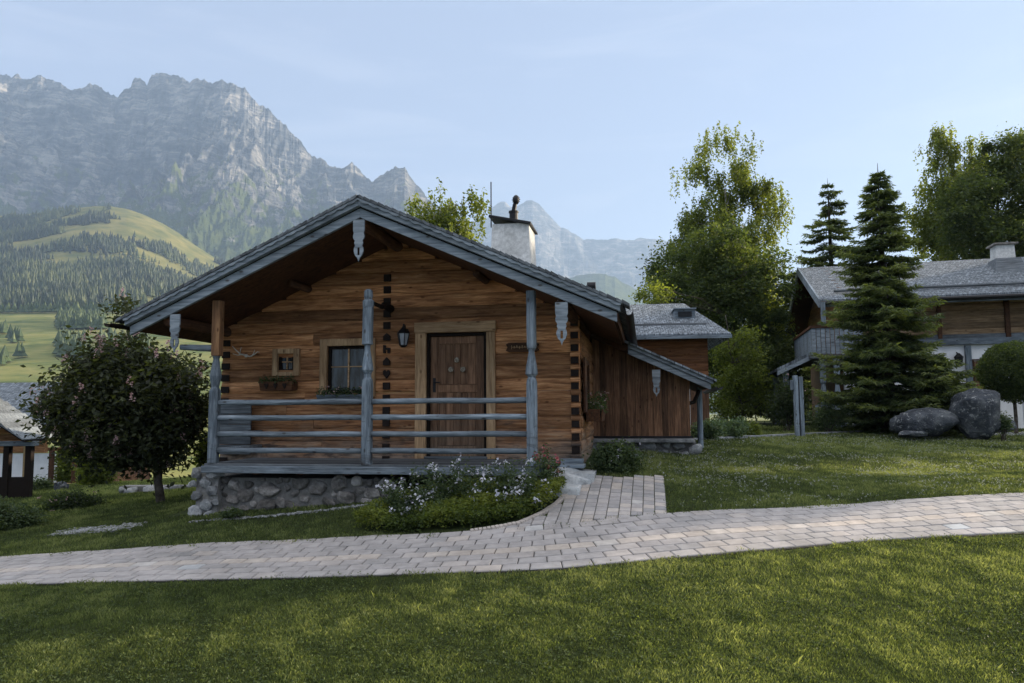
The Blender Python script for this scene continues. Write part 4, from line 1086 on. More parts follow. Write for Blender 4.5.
mb.build('plaster_wall', M_white, ch2)
mb = MB(); mb.box(cl, cl + .2, .2, 8, -.5, zmid - .1); mb.build('gable_plank_wall', M_plank, ch2)
mb = MB(); w1 = (L2(905, 320)[0], L2(925, 320)[0], L2(980, 330)[1], L2(980, 312)[1])
log_wall_simple(mb, cl, cr, 0, zmid, zev + .5); mb.build('log_wall', wood('chalet_log', (.10, .06, .035), (.27, .18, .10), (.42, .30, .19), 0, .4), ch2)
mb = MB()
z = zmid
while z < rZ - .2:
    yy0 = .17; zt = z + .22; y1 = 8.2 if z < eZ else min(8.2, rY + (rZ - z) / ms - .2); y0 = .17 if z < eZ else max(.17, eY + (z - eZ) / ms + .2)
    log_y(mb, y0, y1, cl, z, zt, -1); z = zt
mb.build('gable_log_wall', M_logside, ch2)
for px0, px1 in ((966, 972), (1008, 1013), (940, 944)):
    mb = MB(); a, b = L2(px0, 380)[0], L2(px1, 380)[0]; mb.box(a, b, -.12, -.004 if px0 != 966 else 0, (zmid + .02) if px0 != 966 else -.1, zev + .3 if px0 != 966 else zmid - .15); mb.build('timber_post', M_greyv if px0 == 966 else M_brown, ch2, bevel=.01)
mb = MB(); mb.box(cl - .2, cr, -.16, -.0, zmid - .12, zmid + .1); mb.build('timber_beam', M_grey, ch2, bevel=.01)
mb = MB(); mb.box(cl - .1, cr, -.06, -.0, zmid + .105, zmid + .25); mb.build('timber_beam', M_greyd, ch2, bevel=.01)
mb = MB(); mb.box(door2[0] + .06, door2[1] - .06, .05, .1, .1, door2[3] - .06); dd = mb.build('door', M_door, ch2)
mb = MB(); a, b, c = door2[0], door2[1], door2[3]; mb.box(a, a + .055, -.02, .1, .1, c); mb.box(b - .055, b, -.02, .1, .1, c); mb.box(a + .06, b - .06, -.02, .1, c - .055, c); mb.build('door_frame', M_brown, ch2)
for q in (0, 1):
    mb = MB(); xa = a + .1 + q * (b - a - .16) / 2; mb.box(xa, xa + (b - a - .3) / 2, .035, .048, .3, c - .3); mb.build('door_panel', M_door, dd)
for px0, px1 in ((1004, 1007.5), (1011, 1014.5), (1017.5, 1021)):
    mb = MB(); mb.box(L2(px0, 400)[0], L2(px1, 400)[0], -1.5, -1.46, .1, L2(1010, 398, -1.5)[1]); mb.build('porch_baluster', plain('blue_white_paint', (.45, .5, .55), .6), ch2)
mb = MB(); mb.box(L2(1000, 400)[0], L2(1060, 400)[0], -1.52, -1.44, L2(1010, 399, -1.5)[1], L2(1010, 396.5, -1.5)[1]); mb.build('porch_rail', M_grey, ch2)
def slab(mb, u0, u1, y0, z0, y1, z1, th, r=None):
    mb.hexa([(u0, y0, z0), (u1, y0, z0), (u1, y1, z1), (u0, y1, z1), (u0, y0, z0 + th), (u1, y0, z0 + th), (u1, y1, z1 + th), (u0, y1, z1 + th)], r)
mb = MB(); slab(mb, le, re, eY, eZ, rY, rZ, .12); slab(mb, le, re, 2 * rY - eY, eZ, rY, rZ, .12); rf2 = mb.build('roof', M_shing, ch2); uv_planar(rf2, lambda c: (c.x, c.y * 1.1))
mb = MB(); slab(mb, le + .02, re, eY + .12, eZ - .12, rY, rZ - .15, .14); slab(mb, le + .02, re, 2 * rY - eY - .12, eZ - .12, rY, rZ - .15, .14); mb.build('roof_deck', M_brownx, ch2)
mb = MB(); mb.box(le, re, eY - .05, eY + .03, eZ - .14, eZ + .0); mb.build('eave_board', M_grey, ch2)
for s in (0, 1):
    mb = MB(); y0 = eY - .05 if not s else 2 * rY - eY + .05
    mb.hexa([(le - .06, y0, eZ - .17), (le + .0, y0, eZ - .17), (le + .0, rY, rZ - .17), (le - .06, rY, rZ - .17), (le - .06, y0, eZ + .15), (le, y0, eZ + .15), (le, rY, rZ + .15), (le - .06, rY, rZ + .15)])
    mb.build('rake_board', M_fascia, ch2)
mb = MB(); f_ = .16; mb.tube([(le + .6, eY + f_ * 5, eZ + ms * f_ * 5 + .2), (re, eY + f_ * 5, eZ + ms * f_ * 5 + .2)], .05, 6); mb.build('snow_guard', M_greyd, rf2)
mb = MB(); mb.tube([(le, eY - .12, eZ - .02), (re, eY - .12, eZ - .02)], .075, 8); mb.build('gutter', M_dark, ch2)
cht, q = chim(F2, rf2, 996, 1014.5, 245, 2.6, 1.6, M_chim, .05)
mb = MB(); mb.box(q[0] - .1, q[1] + .1, q[3] - .1, q[4] + .1, q[2] + .0, q[2] + .07); mb.build('chimney_cap', M_stone, rf2, bevel=.01)
mb = MB(); b0 = eZ + ms * (q[3] + .9 - .3) + .15; mb.loft([[(q[0] - e, q[3] - e * 2.2, z), (q[1] + e, q[3] - e * 2.2, z), (q[1] + e, q[4], z), (q[0] - e, q[4], z)] for z, e in ((b0 - .3, .3), (b0 + .1, .22), (b0 + .12, .16), (b0 + .42, .1))]); mb.build('chimney_skirt', M_greyd, rf2)
# balcony at the left end
bx0, bx1 = L2(812, 340, -1.2)[0], L2(862, 340, -1.2)[0]; bz0, bz1 = L2(830, 354, -1.2)[1], L2(830, 326, -1.2)[1]
mb = MB(); mb.box(bx0 - .1, bx1, -1.25, 0, bz0 - .14, bz0 - .02); mb.box(bx0 - .1, cl, 0, 4, bz0 - .14, bz0 - .02); mb.build('balcony_floor', M_greyd, ch2)
mb = MB(); x = bx0
while x < bx1: mb.box(x, x + .13, -1.2, -1.17, bz0, bz1 - .06, r=random.random()); x += .15
y = -1.15
while y < 3.6: mb.box(bx0, bx0 + .03, y, y + .13, bz0, bz1 - .06); y += .15
bal = mb.build('balcony_panel', M_fascia, ch2)
mb = MB(); mb.box(bx0 - .05, bx1, -1.25, -1.13, bz1 - .055, bz1 + .03); mb.box(bx0 - .05, bx0 + .07, -1.12, 3.6, bz1 - .055, bz1 + .03); mb.build('balcony_rail', M_brownx, ch2)
for px in (823, 837, 858):
    mb = MB(); u = L2(px, 380, -1.1)[0]; zt_ = bz0 - .15; g = F2.ground(u, -1.1)
    mb.loft([[(u + a * w, -1.1 + b * w, z) for a, b in ((-1, -1), (1, -1), (1, 1), (-1, 1))] for z, w in ((g, .09), (g + .9, .09), (g + .95, .06), (g + 1.2, .09), (g + 1.5, .055), (g + 1.55, .09), (zt_, .09))]); mb.build('carved_post', M_greyv, ch2)
for px in (823, 858):
    mb = MB(); u = L2(px, 310, -1.1)[0]; mb.box(u - .07, u + .07, -1.17, -1.03, bz1, eZ + .0); mb.build('upper_post', M_greyv, ch2)
mb = MB(); u0 = L2(815, 400, -1.1)[0]; mb.box(u0, bx1, -1.14, -1.06, .62, .8); x = u0
while x < bx1: mb.box(x, x + .13, -1.12, -1.09, .0, .61); x += .17
mb.build('porch_balustrade', M_grey, ch2)
# lean-to roof on the far left
lx0, lz0 = L2(777, 371, -.8); lx1, lz1 = L2(828, 347, -.8)
mb = MB(); mb.prism([(lx0, lz0), (lx1, lz1), (lx1, lz1 + .1), (lx0, lz0 + .1)], -.9, 3.5); r2 = mb.build('lean_to_roof', M_shing, ch2); uv_planar(r2, lambda c: (c.y, c.x))
mb = MB(); mb.prism([(lx0, lz0 - .16), (lx1, lz1 - .16), (lx1, lz1 - .01), (lx0, lz0 - .01)], -.95, -.88); mb.build('lean_to_rake', M_fascia, ch2)
for yy in (-.5, 3.0):
    mb = MB(); u = L2(786, 380, -.5)[0]; mb.tube([(u, yy, -.5), (u, yy, lz0 + .1)], .1, 8); mb.build('lean_to_post', M_greyv, ch2)
# lantern on the chalet
u, z = L2(957, 361); wl = empty('wall_lantern', F2.W(u, -.2, z), F2.th, label='dark lantern on the white wall of the right-hand chalet', cat='lantern')
mb = MB(); mb.loft([hx(.1, -.2), hx(.14, .1), hx(.16, .12), hx(.03, .26)]); mb.build('lantern_frame', M_dark, wl); mb = MB(); mb.beam((0, 0, .2), (0, .2, .3), .03, .03); mb.build('lantern_bracket', M_dark, wl)

# ---- log house behind the annex
F3 = Frame(.12, 21 * (1 + .12 * (670 - 512) / FPX), 670, 425); F3.o.z = hz(F3.o.x, F3.o.y); L3 = F3.L
h3 = empty('log_house', F3.o, F3.th, label='smaller log house with hipped shingle roof behind the plank annex', cat='house')
a, b = L3(560, 360)[0], L3(708, 360)[0]; zs, ze3 = L3(670, 379)[1], L3(670, 339, -.7)[1]
mb = MB(); log_wall_simple(mb, a, b, 0, zs, ze3 + .1); mb.build('log_wall', wood('reddish_log', (.08, .03, .015), (.2, .085, .035), (.3, .14, .06), 0, .25), h3)
mb = MB(); mb.box(a, L3(690, 395)[0], .02, .2, -.5, zs); mb.box(b - .2, b, .2, 5, -.5, ze3); mb.build('plaster_wall', M_white, h3)
mb = MB(); mb.box(L3(690, 390)[0], b, .02, .2, -.5, zs); mb.build('plinth_wall', M_plank, h3)
ea, eb = L3(555, 340, -.7)[0], L3(731, 338, -.7)[0]; rd = 3.2; rz3 = L3(660, 307.5, rd)[1]; rb = L3(684, 308, rd)[0]; eo = ze3 + .02
mb = MB(); A_ = [(ea, -.7, eo), (eb, -.7, eo), (rb, rd, rz3), (ea, rd, rz3), (eb, 7.1, eo), (ea, 7.1, eo)]
T_ = [(x, y, z + .12) for x, y, z in A_]
mb.add(A_ + T_, [(6, 7, 8, 9), (7, 10, 8), (9, 8, 10, 11), (0, 3, 2, 1), (1, 2, 4), (3, 5, 4, 2), (0, 1, 7, 6), (1, 4, 10, 7), (4, 5, 11, 10), (5, 3, 0, 6, 9, 11)])
r3 = mb.build('roof', M_shing, h3); uv_planar(r3, lambda c: (c.x, c.y))
mb = MB(); mb.box(ea, eb + .02, -.76, -.705, eo - .02, eo + .08); mb.build('eave_board', M_grey, h3)
mb = MB(); mb.tube([(ea, 0.35, eo + .12 + (rz3 - eo) * .27), (eb - .5, 0.35, eo + .12 + (rz3 - eo) * .27)], .05, 6); mb.build('snow_guard', M_greyd, r3)
u, z = L3(683, 315, 1.6); sl = (rz3 - eo) / (rd + .7)
mb = MB(); mb.box(u - .3, u + .3, 1.1, 1.9, z - .35, z + .1); mb.box(u - .33, u + .33, 1.0, 1.95, z + .105, z + .14); mb.build('roof_hatch', M_grey, r3); mb = MB(); mb.box(u - .2, u + .2, 1.07, 1.095, z - .12, z + .04); mb.build('hatch_pane', M_dark, r3)

# ---- house at the lower left
F4 = Frame(.08, 26 * (1 + .08 * (20 - 512) / FPX), 30, 470); F4.o.z = hz(F4.o.x, F4.o.y); L4 = F4.L
h4 = empty('valley_house', F4.o, F4.th, label='low house with grey shingle roof and sunlit white wall at the left edge', cat='house')
a, b = L4(-120, 450)[0], L4(54, 450)[0]; ez4 = L4(20, 424, -.9)[1]; zs4 = L4(30, 453)[1]; rz4 = L4(20, 385.5, 3.2)[1]; g4 = -1.2
mb = MB(); mb.box(a, b, 0, .2, g4, zs4 - .02); mb.build('plaster_wall', M_white, h4)
mb = MB(); mb.box(b - .2, b, .2, 6, g4, zs4 - .02); mb.build('side_wall', M_plank, h4)
mb = MB(); log_wall_simple(mb, a, L4(45, 440)[0], 0, zs4, ez4 + .45); log_wall_simple(mb, L4(45, 440)[0], b, 2.0, zs4, ez4 + .6); mb.build('log_wall', M_log, h4)
ru, eu = L4(47, 386, 3.2)[0], L4(60, 420, -.9)[0]
mb = MB(); slab(mb, a - .5, eu, -.9, ez4, 3.2, rz4, .12); slab(mb, a - .5, eu, 7.3, ez4, 3.2, rz4, .12); r4 = mb.build('roof', M_shing, h4); uv_planar(r4, lambda c: (c.x, c.y))
mb = MB(); yy = -.9 + .9; mb.tube([(a, yy, ez4 + (rz4 - ez4) * .22 + .2), (eu, yy, ez4 + (rz4 - ez4) * .22 + .2)], .05, 6); mb.build('snow_guard', M_grey, r4)
mb = MB(); mb.box(a - .5, eu, -.95, -.9, ez4 - .12, ez4 + .1); mb.build('eave_board', M_grey, h4)
for s in (0, 1):
    mb = MB(); y0 = -.95 if not s else 7.35
    mb.hexa([(eu, y0, ez4 - .12), (eu + .05, y0, ez4 - .12), (eu + .05, 3.2, rz4 - .1), (eu, 3.2, rz4 - .1), (eu, y0, ez4 + .13), (eu + .05, y0, ez4 + .13), (eu + .05, 3.2, rz4 + .16), (eu, 3.2, rz4 + .16)]); mb.build('rake_board', M_brownx, h4)
u = L4(33, 440)[0]; mb = MB(); mb.tube([(u + .3, -.9, ez4 - .05), (u + .25, -.6, ez4 - .3), (u - .2, -.1, ez4 - .75), (u - .2, -.08, g4)], .05, 8); mb.build('downpipe', plain('copper_pipe', (.35, .24, .12), .4, .6), h4)
mb = MB(); u0, u1 = L4(52, 485, -1.6)[0], L4(82, 485, -1.6)[0]; zt_ = L4(60, 483, -1.6)[1]; mb.box(u0, u1, -1.66, -1.6, g4, zt_); mb.build('terrace_panel', M_framex, h4)
for px, pt in ((53, 450), (76, 462)):
    mb = MB(); u = L4(px, 480, -1.6)[0]; mb.box(u - .07, u + .07, -1.75, -1.67, g4, L4(px, pt, -1.6)[1]); mb.build('terrace_post', M_brown, h4)
mb = MB(); mb.box(u0 - .1, u1 + .0, -1.75, -1.55, L4(60, 451, -1.6)[1] + .01, L4(60, 448, -1.6)[1] + .02); mb.build('terrace_beam', M_brownx, h4)

# ---- dark open shed in front of it
F5 = Frame(.0, 17.5, 15, 495); F5.o.z = hz(F5.o.x, F5.o.y); L5 = F5.L
sh = empty('garden_shelter', F5.o, 0, label='dark open timber shelter with ragged shingle roof at the left edge', cat='shelter')
a, b = L5(-60, 460)[0], L5(30, 460)[0]; zb_ = L5(20, 446)[1]
for px in (-50, 6.5, 28.5):
    mb = MB(); u = L5(px, 480)[0]; mb.box(u - .07, u + .07, -.07, .07, -.6, zb_); mb.build('post', M_darkwood, sh, bevel=.01)
mb = MB(); mb.box(a, L5(37, 440)[0], -.1, .1, zb_, L5(20, 441)[1]); mb.build('beam', M_grey, sh, bevel=.015)
mb = MB(); mb.box(a, L5(27, 440)[0], -.04, .04, -.6, L5(20, 477)[1]); mb.build('side_panel', M_darkwood, sh)
zt_ = L5(0, 419)[1]; xa_, xb_ = L5(0, 420)[0], L5(35, 440)[0]; zq = zb_ + .1; sl5 = (zq - zt_) / (xb_ - xa_)
mb = MB(); mb.prism([(xa_ - 3, zt_ - 3 * sl5), (xb_, zq), (xb_, zq + .06), (xa_ - 3, zt_ - 3 * sl5 + .06)], -.4, .9); mb.build('roof', M_darkwood, sh)
mb = MB(); x = xa_ - 1
while x < xb_ - .05:
    z = zt_ + (x - xa_) * sl5; w5 = random.uniform(.12, .2); q = random.uniform(.0, .03)
    mb.prism([(x, z + .062), (x + w5, z + w5 * sl5 + .062), (x + w5, z + w5 * sl5 + .08), (x, z + .11 + q)], -.45 - q, .9, r=random.random()); x += w5
mb.build('ragged_shingle', M_greyd, sh)
# rubble retaining wall behind the chestnut
F6 = Frame(.0, 17.0, 155, 497); F6.o.z = hz(F6.o.x, F6.o.y) ; L6 = F6.L
mb = MB(); a, b = L6(119, 490)[0], L6(215, 490)[0]; zt_ = L6(150, 484)[1]; random.seed(9)
stones(mb, a, b, lambda x: -.25, zt_, 0, .1, .19, 1600)
rw = empty('stone_wall', F6.o, 0, label='low rubble wall of pale round stones behind the dark chestnut tree', cat='wall')
mb.build('stone_face', M_stonel, rw, smooth=True); mb = MB(); mb.box(a, b, .0, .35, -.5, zt_ - .05); mb.build('wall_core', M_mortar, rw)
# gate post with notched head on the far lawn
p = G(800, 437, 12, 30); gp = empty('gate_post', p, R(-8), label='tall grey double-board post with notched head on the far lawn', cat='post')
h_ = (437 - 376) / FPX * p.y; w_ = 8.5 / FPX * p.y
mb = MB(); mb.box(-w_ / 2, -.015, -.09, .09, -.1, h_); mb.build('board', M_greyv, gp, bevel=.01); mb = MB(); mb.box(.015, w_ / 2, -.09, .09, -.1, h_ * .98); mb.build('board', M_greyv, gp, bevel=.01)
mb = MB(); mb.box(-w_ / 2 - .08, -w_ / 2 - .004, -.06, .06, h_ - .38, h_ - .12); mb.build('stub', M_greyv, gp, bevel=.01); mb = MB(); mb.box(-.013, .013, -.07, .07, .0, h_ * .9); mb.build('spacer', M_dark, gp)

# ================================================================== BOULDERS
def boulder(px, py, rx, rz, Y, ry, lbl, seed, rot=0, grp='boulders beside the tall spruce'):
    random.seed(seed); s = Y / FPX; c = P(px, py, Y); V, F = ICO[4]; V = np.array(V)
    rl = np.random.default_rng(seed * 7 + 1); o = rl.uniform(0, 50, 3)
    k = 1 + .30 * (fbm(V[:, 0] * 1.2 + o[0] + 20, V[:, 1] * 1.2 + V[:, 2] * 1.7 + o[1] + 20, 5) - .5) + .22 * (fbm(V[:, 0] * 3 + o[2] + V[:, 2] * 2 + 30, V[:, 1] * 3 + 30, 4, ridged=True) - .5)
    Q0 = np.sign(V) * np.abs(V) ** .82
    for _ in range(11):
        w_ = rl.normal(0, 1, 3); w_ /= np.linalg.norm(w_); d_ = rl.uniform(.62, .85); e_ = Q0 @ w_ - d_; Q0 = Q0 - np.outer(np.maximum(e_, 0) * .93, w_)
    Q = Q0 * k[:, None] * np.array([rx * s, ry, rz * s]) * 1.03
    ob = np_obj('boulder', Q, np.array(F), M_boulder, smooth=True); ob.location = c; ob.rotation_euler = (0, R(rot), 0)
    return tag(ob, lbl, 'boulder', grp)
boulder(924, 424, 31, 15, 19.6, .55, 'long low dark boulder with pale lichen left of the taller one', 3, -5)
boulder(980, 418, 26, 25, 19.4, .55, 'taller rounded grey boulder right of the long dark one', 4, 12)
boulder(913, 434, 12, 4, 19.0, .25, 'small flat dark rock in front of the long boulder', 5)
boulder(1004, 426, 9, 8, 20.0, .25, 'small mossy rock at the right foot of the tall boulder', 6)
boulder(60, 487, 7, 6, 19.5, .2, 'pale round rock in front of the left white wall', 7, grp='rocks in the left garden')

# ================================================================== TREES
def limb(mb, a, b, r0, r1, wig=.06, seg=6, n=5):
    a = Vector(a); b = Vector(b); l = (b - a).length; pts = []
    for i in range(n + 1):
        t = i / n; p = a.lerp(b, t); k = math.sin(math.pi * t) * l * wig
        p += Vector((random.uniform(-k, k), random.uniform(-k, k), k * .8)); pts.append(p)
    mb.tube(pts, [r0 + (r1 - r0) * i / n for i in range(n + 1)], seg); return pts
def tree(name, lbl, base, Y, blobs, nclump, nleaf, size, leaf, bark, group='trees around the cabins', trunk_r=.16, spread=.22, droop=.3, strands=0, shell=.45, trunk_top=None, cat='tree', sd=.2, dark_in=True, ground=None):
    """blobs: (px, py, rx, ry[, dy]) outline ellipses of the crown at distance Y"""
    b = G(base[0], base[1], Y * .7, Y * 1.5) if ground is None else P(base[0], base[1], Y)
    b = Vector(((base[0] - 512) / FPX * Y, Y, 0)); b.z = hz(b.x, b.y)
    root = empty(name, b, 0, label=lbl, cat=cat, group=group); s = Y / FPX; cs = []; bl = []
    for q in blobs:
        c = P(q[0], q[1], Y) - b; c.y += (q[4] if len(q) > 4 else 0); bl.append((np.array(c), np.array([q[2] * s, (q[2] + q[3]) * .5 * s * .9, q[3] * s])))
    vol = np.array([r.prod() ** .8 for _, r in bl]); vol /= vol.sum()
    for _ in range(nclump):
        c, r = bl[rng.choice(len(bl), p=vol)]; d = rng.normal(0, 1, 3); d /= np.linalg.norm(d)
        rad = (rng.random() ** .45) if rng.random() > shell else rng.uniform(.8, 1.02)
        cs.append(c + d * r * rad)
    cs = np.array(cs); cs = cs[cs[:, 2] > .25]
    mb = MB(); top = Vector(trunk_top) if trunk_top else Vector((cs[:, 0].mean(), cs[:, 1].mean(), cs[:, 2].max() * .8))
    tp = limb(mb, (0, 0, -.2), top, trunk_r, trunk_r * .15, .02, 10, 9)
    pick = cs[rng.choice(len(cs), min(len(cs), 55), replace=False)]
    for c in pick:
        c = Vector(c); hs = [p for p in tp if p.z < c.z - .12 * (c - p).length]; p = max(hs, key=lambda p: p.z) if hs else tp[2]
        t = p.z / max(top.z, .1); limb(mb, p, c, trunk_r * .38 * (1.1 - t), .012, .08, 5, 5)
    mb.build('trunk', bark, root, smooth=True)
    cid = rng.integers(0, len(cs), nleaf); sp = np.asarray(spread) * np.ones(3)
    rc = rng.uniform(.6, 1.4, len(cs)); bright = rng.normal(0, .16, len(cs))
    if strands:
        ns = nleaf // 16; sid = rng.integers(0, len(cs), ns); st = cs[sid] + rng.normal(0, 1, (ns, 3)) * sp * rc[sid][:, None]
        ln = rng.uniform(.4, 1, ns) * strands
        pos = np.repeat(st, 16, 0); t = np.tile(np.linspace(0, 1, 16), ns); pos[:, 2] -= t * np.repeat(ln, 16); pos += rng.normal(0, .035, pos.shape); cid = np.repeat(sid, 16)
        v, f = leaf_quads(pos, size, .9, .1)
    else:
        g_ = rng.normal(0, 1, (nleaf, 3)); pos = cs[cid] + g_ * sp * rc[cid][:, None] * np.array([1, 1, .75])
        v, f = leaf_quads(pos, size, droop, .6)
    r = np.repeat(np.clip(.45 + bright[cid] + rng.normal(0, sd * .7, len(cid)), 0, 1), 4)
    np_obj('crown', v, f, leaf, root, attr=r)
    return root, b, cs
random.seed(31)
# pink-flowering chestnut on the left
t, tb, tcs = tree('chestnut_tree', 'dark round pink-flowering chestnut left of the cabin porch', (165, 500), 14.0, [(130, 395, 54, 40), (90, 405, 36, 32), (170, 400, 30, 44), (128, 362, 40, 18), (124, 432, 52, 30), (131, 308, 10, 12), (127, 328, 8, 14), (70, 398, 12, 8), (152, 442, 34, 22)], 360, 44000, .11, L_chest, M_bark, trunk_r=.09, spread=.2, shell=.6, trunk_top=(-.15, 0, 2.3))
mb_v, mb_f, nb = [], [], 0
sel = tcs[(tcs[:, 1] < .35)]; sel = sel[rng.permutation(len(sel))[:130]]
pv = []
for c in sel:
    dc = c - np.array([-.7, 0, 1.9]); c = c + dc / np.linalg.norm(dc) * .26; c[1] -= .06
    for q in range(26):
        h = rng.random(); a = rng.random() * 6.28; rr = .045 * (1 - h) + .008; pv.append((c[0] + rr * math.cos(a), c[1] + rr * math.sin(a), c[2] + .02 + h * .17))
v, f = leaf_quads(np.array(pv), .035, -.2, .2, .9); leaf_obj('blossom', v, f, L_pink, t)
# small birch behind the roof
tree('birch_tree', 'small sunlit birch rising behind the cabin roof', (445, 430), 26, [(432, 205, 22, 24), (465, 205, 20, 14), (445, 225, 36, 16), (430, 190, 10, 12), (440, 260, 40, 40)], 90, 15000, .13, L_birch, M_birch, trunk_r=.1, spread=.2, strands=.9, shell=.5)
# big birch and the dense tree in front of it
tree('birch_tree', 'tall pale drooping birch behind the dense dark tree in the centre', (722, 425), 34, [(712, 144, 20, 18), (738, 152, 14, 14), (700, 172, 18, 20), (742, 188, 30, 26), (705, 205, 26, 26), (768, 198, 15, 20), (760, 220, 20, 22), (720, 235, 40, 26), (685, 235, 20, 20), (690, 265, 34, 30), (660, 285, 18, 20), (740, 275, 36, 40), (735, 320, 45, 50)], 250, 80000, .125, L_birch, M_birch, trunk_r=.2, spread=.24, strands=.9, shell=.35)
t_dense, tb2, _ = tree('maple_tree', 'dense dark green tree standing before the tall central birch', (735, 430), 31, [(715, 245, 28, 20), (698, 285, 36, 34), (735, 295, 36, 44), (765, 290, 22, 44), (675, 300, 30, 26), (662, 268, 12, 14), (725, 360, 46, 46), (768, 372, 22, 38)], 240, 42000, .15, L_green, M_bark, trunk_r=.2, spread=.26, shell=.4)
tree('hazel_tree', 'small dark spreading tree left of the notched post', (772, 432), 32, [(775, 385, 26, 32), (790, 345, 14, 20), (762, 405, 26, 24)], 110, 13000, .12, L_dark, M_bark, trunk_r=.08, spread=.2)
tree('apple_tree', 'yellow-green sunlit small tree between log house and dark tree', (742, 430), 28, [(742, 365, 22, 36), (728, 400, 24, 22), (750, 395, 14, 20), (655, 300, 16, 14)], 80, 9000, .12, leafmat('leaf_sunlit_tone', (.05, .07, .018), (.12, .155, .035), (.22, .26, .07), .5), M_bark, trunk_r=.07, spread=.2)  # light leaf colour stands in for sunlight that does not reach this tree
# right-hand trees
tree('birch_tree', 'tall slender birch beyond the chalet roof on the right', (945, 420), 46, [(941, 128, 7, 12), (942, 150, 16, 16), (935, 178, 16, 18), (950, 190, 18, 22), (930, 215, 18, 18), (945, 235, 26, 26), (975, 150, 12, 18), (968, 180, 14, 26)], 120, 24000, .18, L_birch, M_birch, trunk_r=.25, spread=.24, strands=1.3, shell=.3)
t_m, tbm, _ = tree('linden_tree', 'large round dark tree behind the chimney of the chalet', (1000, 420), 43, [(975, 212, 30, 34), (992, 200, 34, 40), (1022, 185, 30, 45), (968, 232, 26, 28), (1002, 155, 20, 22), (1024, 140, 16, 16), (1020, 245, 46, 36), (985, 248, 42, 36)], 280, 52000, .19, L_green, M_bark, trunk_r=.35, spread=.34, shell=.45)

def spruce(lbl, base, Y, top_py, prof, levels, per, leafm, name='spruce_tree', size=.13, group='spruces on the lawn', tw=11, kk_=12, gap=.0):
    b = Vector(((base[0] - 512) / FPX * Y, Y, 0)); b.z = hz(b.x, b.y); s = Y / FPX
    root = empty(name, b, 0, label=lbl, cat='spruce', group=group); topz = P(base[0], top_py, Y).z - b.z
    mb = MB(); mb.tube([(0, 0, -.2), (0, 0, topz * .5), (0, 0, topz)], [.018 * topz + .03, .011 * topz + .02, .006], 10); mb.build('trunk', M_bark, root, smooth=True)
    ppy = [q[0] for q in prof]; ppr = [q[1] * s for q in prof]; nz = [P(base[0], y, Y).z - b.z for y in ppy]
    order = np.argsort(nz); nz = np.array(nz)[order]; pr = np.array(ppr)[order]
    C, D, S_, B = [], [], [], []; mbr = MB(); zlo = max(.15, nz[0])
    for i in range(levels):
        t = (i + rng.uniform(-.2, .2)) / levels; z = zlo + (topz - zlo) * max(t, 0) ** .93
        R0 = np.interp(z, nz, pr)
        for j in range(per):
            a = rng.random() * 6.283; r_ = R0 * rng.uniform(.5, 1.2); 
            if r_ < .04: continue
            dirv = np.array([math.cos(a), math.sin(a), 0]); perp = np.array([-math.sin(a), math.cos(a), 0]); br = rng.normal(0, .1)
            zz = z + rng.normal(0, .035 + .02 * R0 / .5)
            path = lambda q: dirv * r_ * q + np.array([0, 0, zz - .34 * r_ * q + .24 * r_ * q * q * q])
            if r_ > .25: mbr.tube([path(q) for q in (0, .35, .7, 1)], [.012 + .008 * r_, .012, .008, .004], 4, caps=False)
            n_t = max(5, int(tw * (r_ / .8) + 3))
            for q in np.linspace(.12, 1, n_t):
                p0 = path(q); wl_ = r_ * .36 * (1.08 - q) + .05
                for sg in (-1, 1):
                    d = dirv * .75 + perp * sg * .8; d[2] = -.12; d /= np.linalg.norm(d); m = max(3, int(wl_ / size * 2.6) + 1)
                    for u_ in np.linspace(.1, 1, m):
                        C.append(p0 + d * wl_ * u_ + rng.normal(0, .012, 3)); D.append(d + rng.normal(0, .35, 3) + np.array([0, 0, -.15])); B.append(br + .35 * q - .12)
    C = np.array(C); D = np.array(D); D /= np.linalg.norm(D, axis=1)[:, None]; n = len(C)
    if len(mbr.v): mbr.build('branches', M_bark, root)
    nn = rng.normal(0, .7, (n, 3)); nn[:, 2] += 1; Sx = np.cross(D, nn); Sx /= np.linalg.norm(Sx, axis=1)[:, None]
    L_ = size * rng.uniform(.7, 1.2, n)[:, None]; W_ = L_ * .17
    v = np.stack([C - Sx * W_, C + D * L_ * .9 - Sx * W_ * .6, C + D * L_ * 1.05, C + Sx * W_], 1).reshape(-1, 3)
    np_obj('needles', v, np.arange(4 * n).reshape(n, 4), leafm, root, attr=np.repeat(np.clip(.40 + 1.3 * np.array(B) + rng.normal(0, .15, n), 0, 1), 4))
    return root
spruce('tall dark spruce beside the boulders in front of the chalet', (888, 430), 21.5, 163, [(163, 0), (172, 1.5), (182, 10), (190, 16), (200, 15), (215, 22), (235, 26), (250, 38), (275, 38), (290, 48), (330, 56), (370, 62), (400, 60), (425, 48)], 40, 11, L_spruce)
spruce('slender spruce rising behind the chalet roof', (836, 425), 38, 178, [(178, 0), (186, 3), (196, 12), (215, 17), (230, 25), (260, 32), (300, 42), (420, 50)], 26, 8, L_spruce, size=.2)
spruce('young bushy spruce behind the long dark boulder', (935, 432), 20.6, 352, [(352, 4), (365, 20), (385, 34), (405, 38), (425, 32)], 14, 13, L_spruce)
spruce('low broad spruce beyond the left end of the chalet', (806, 425), 44, 262, [(262, 6), (275, 22), (300, 36), (420, 60)], 16, 12, L_spruce, size=.22)

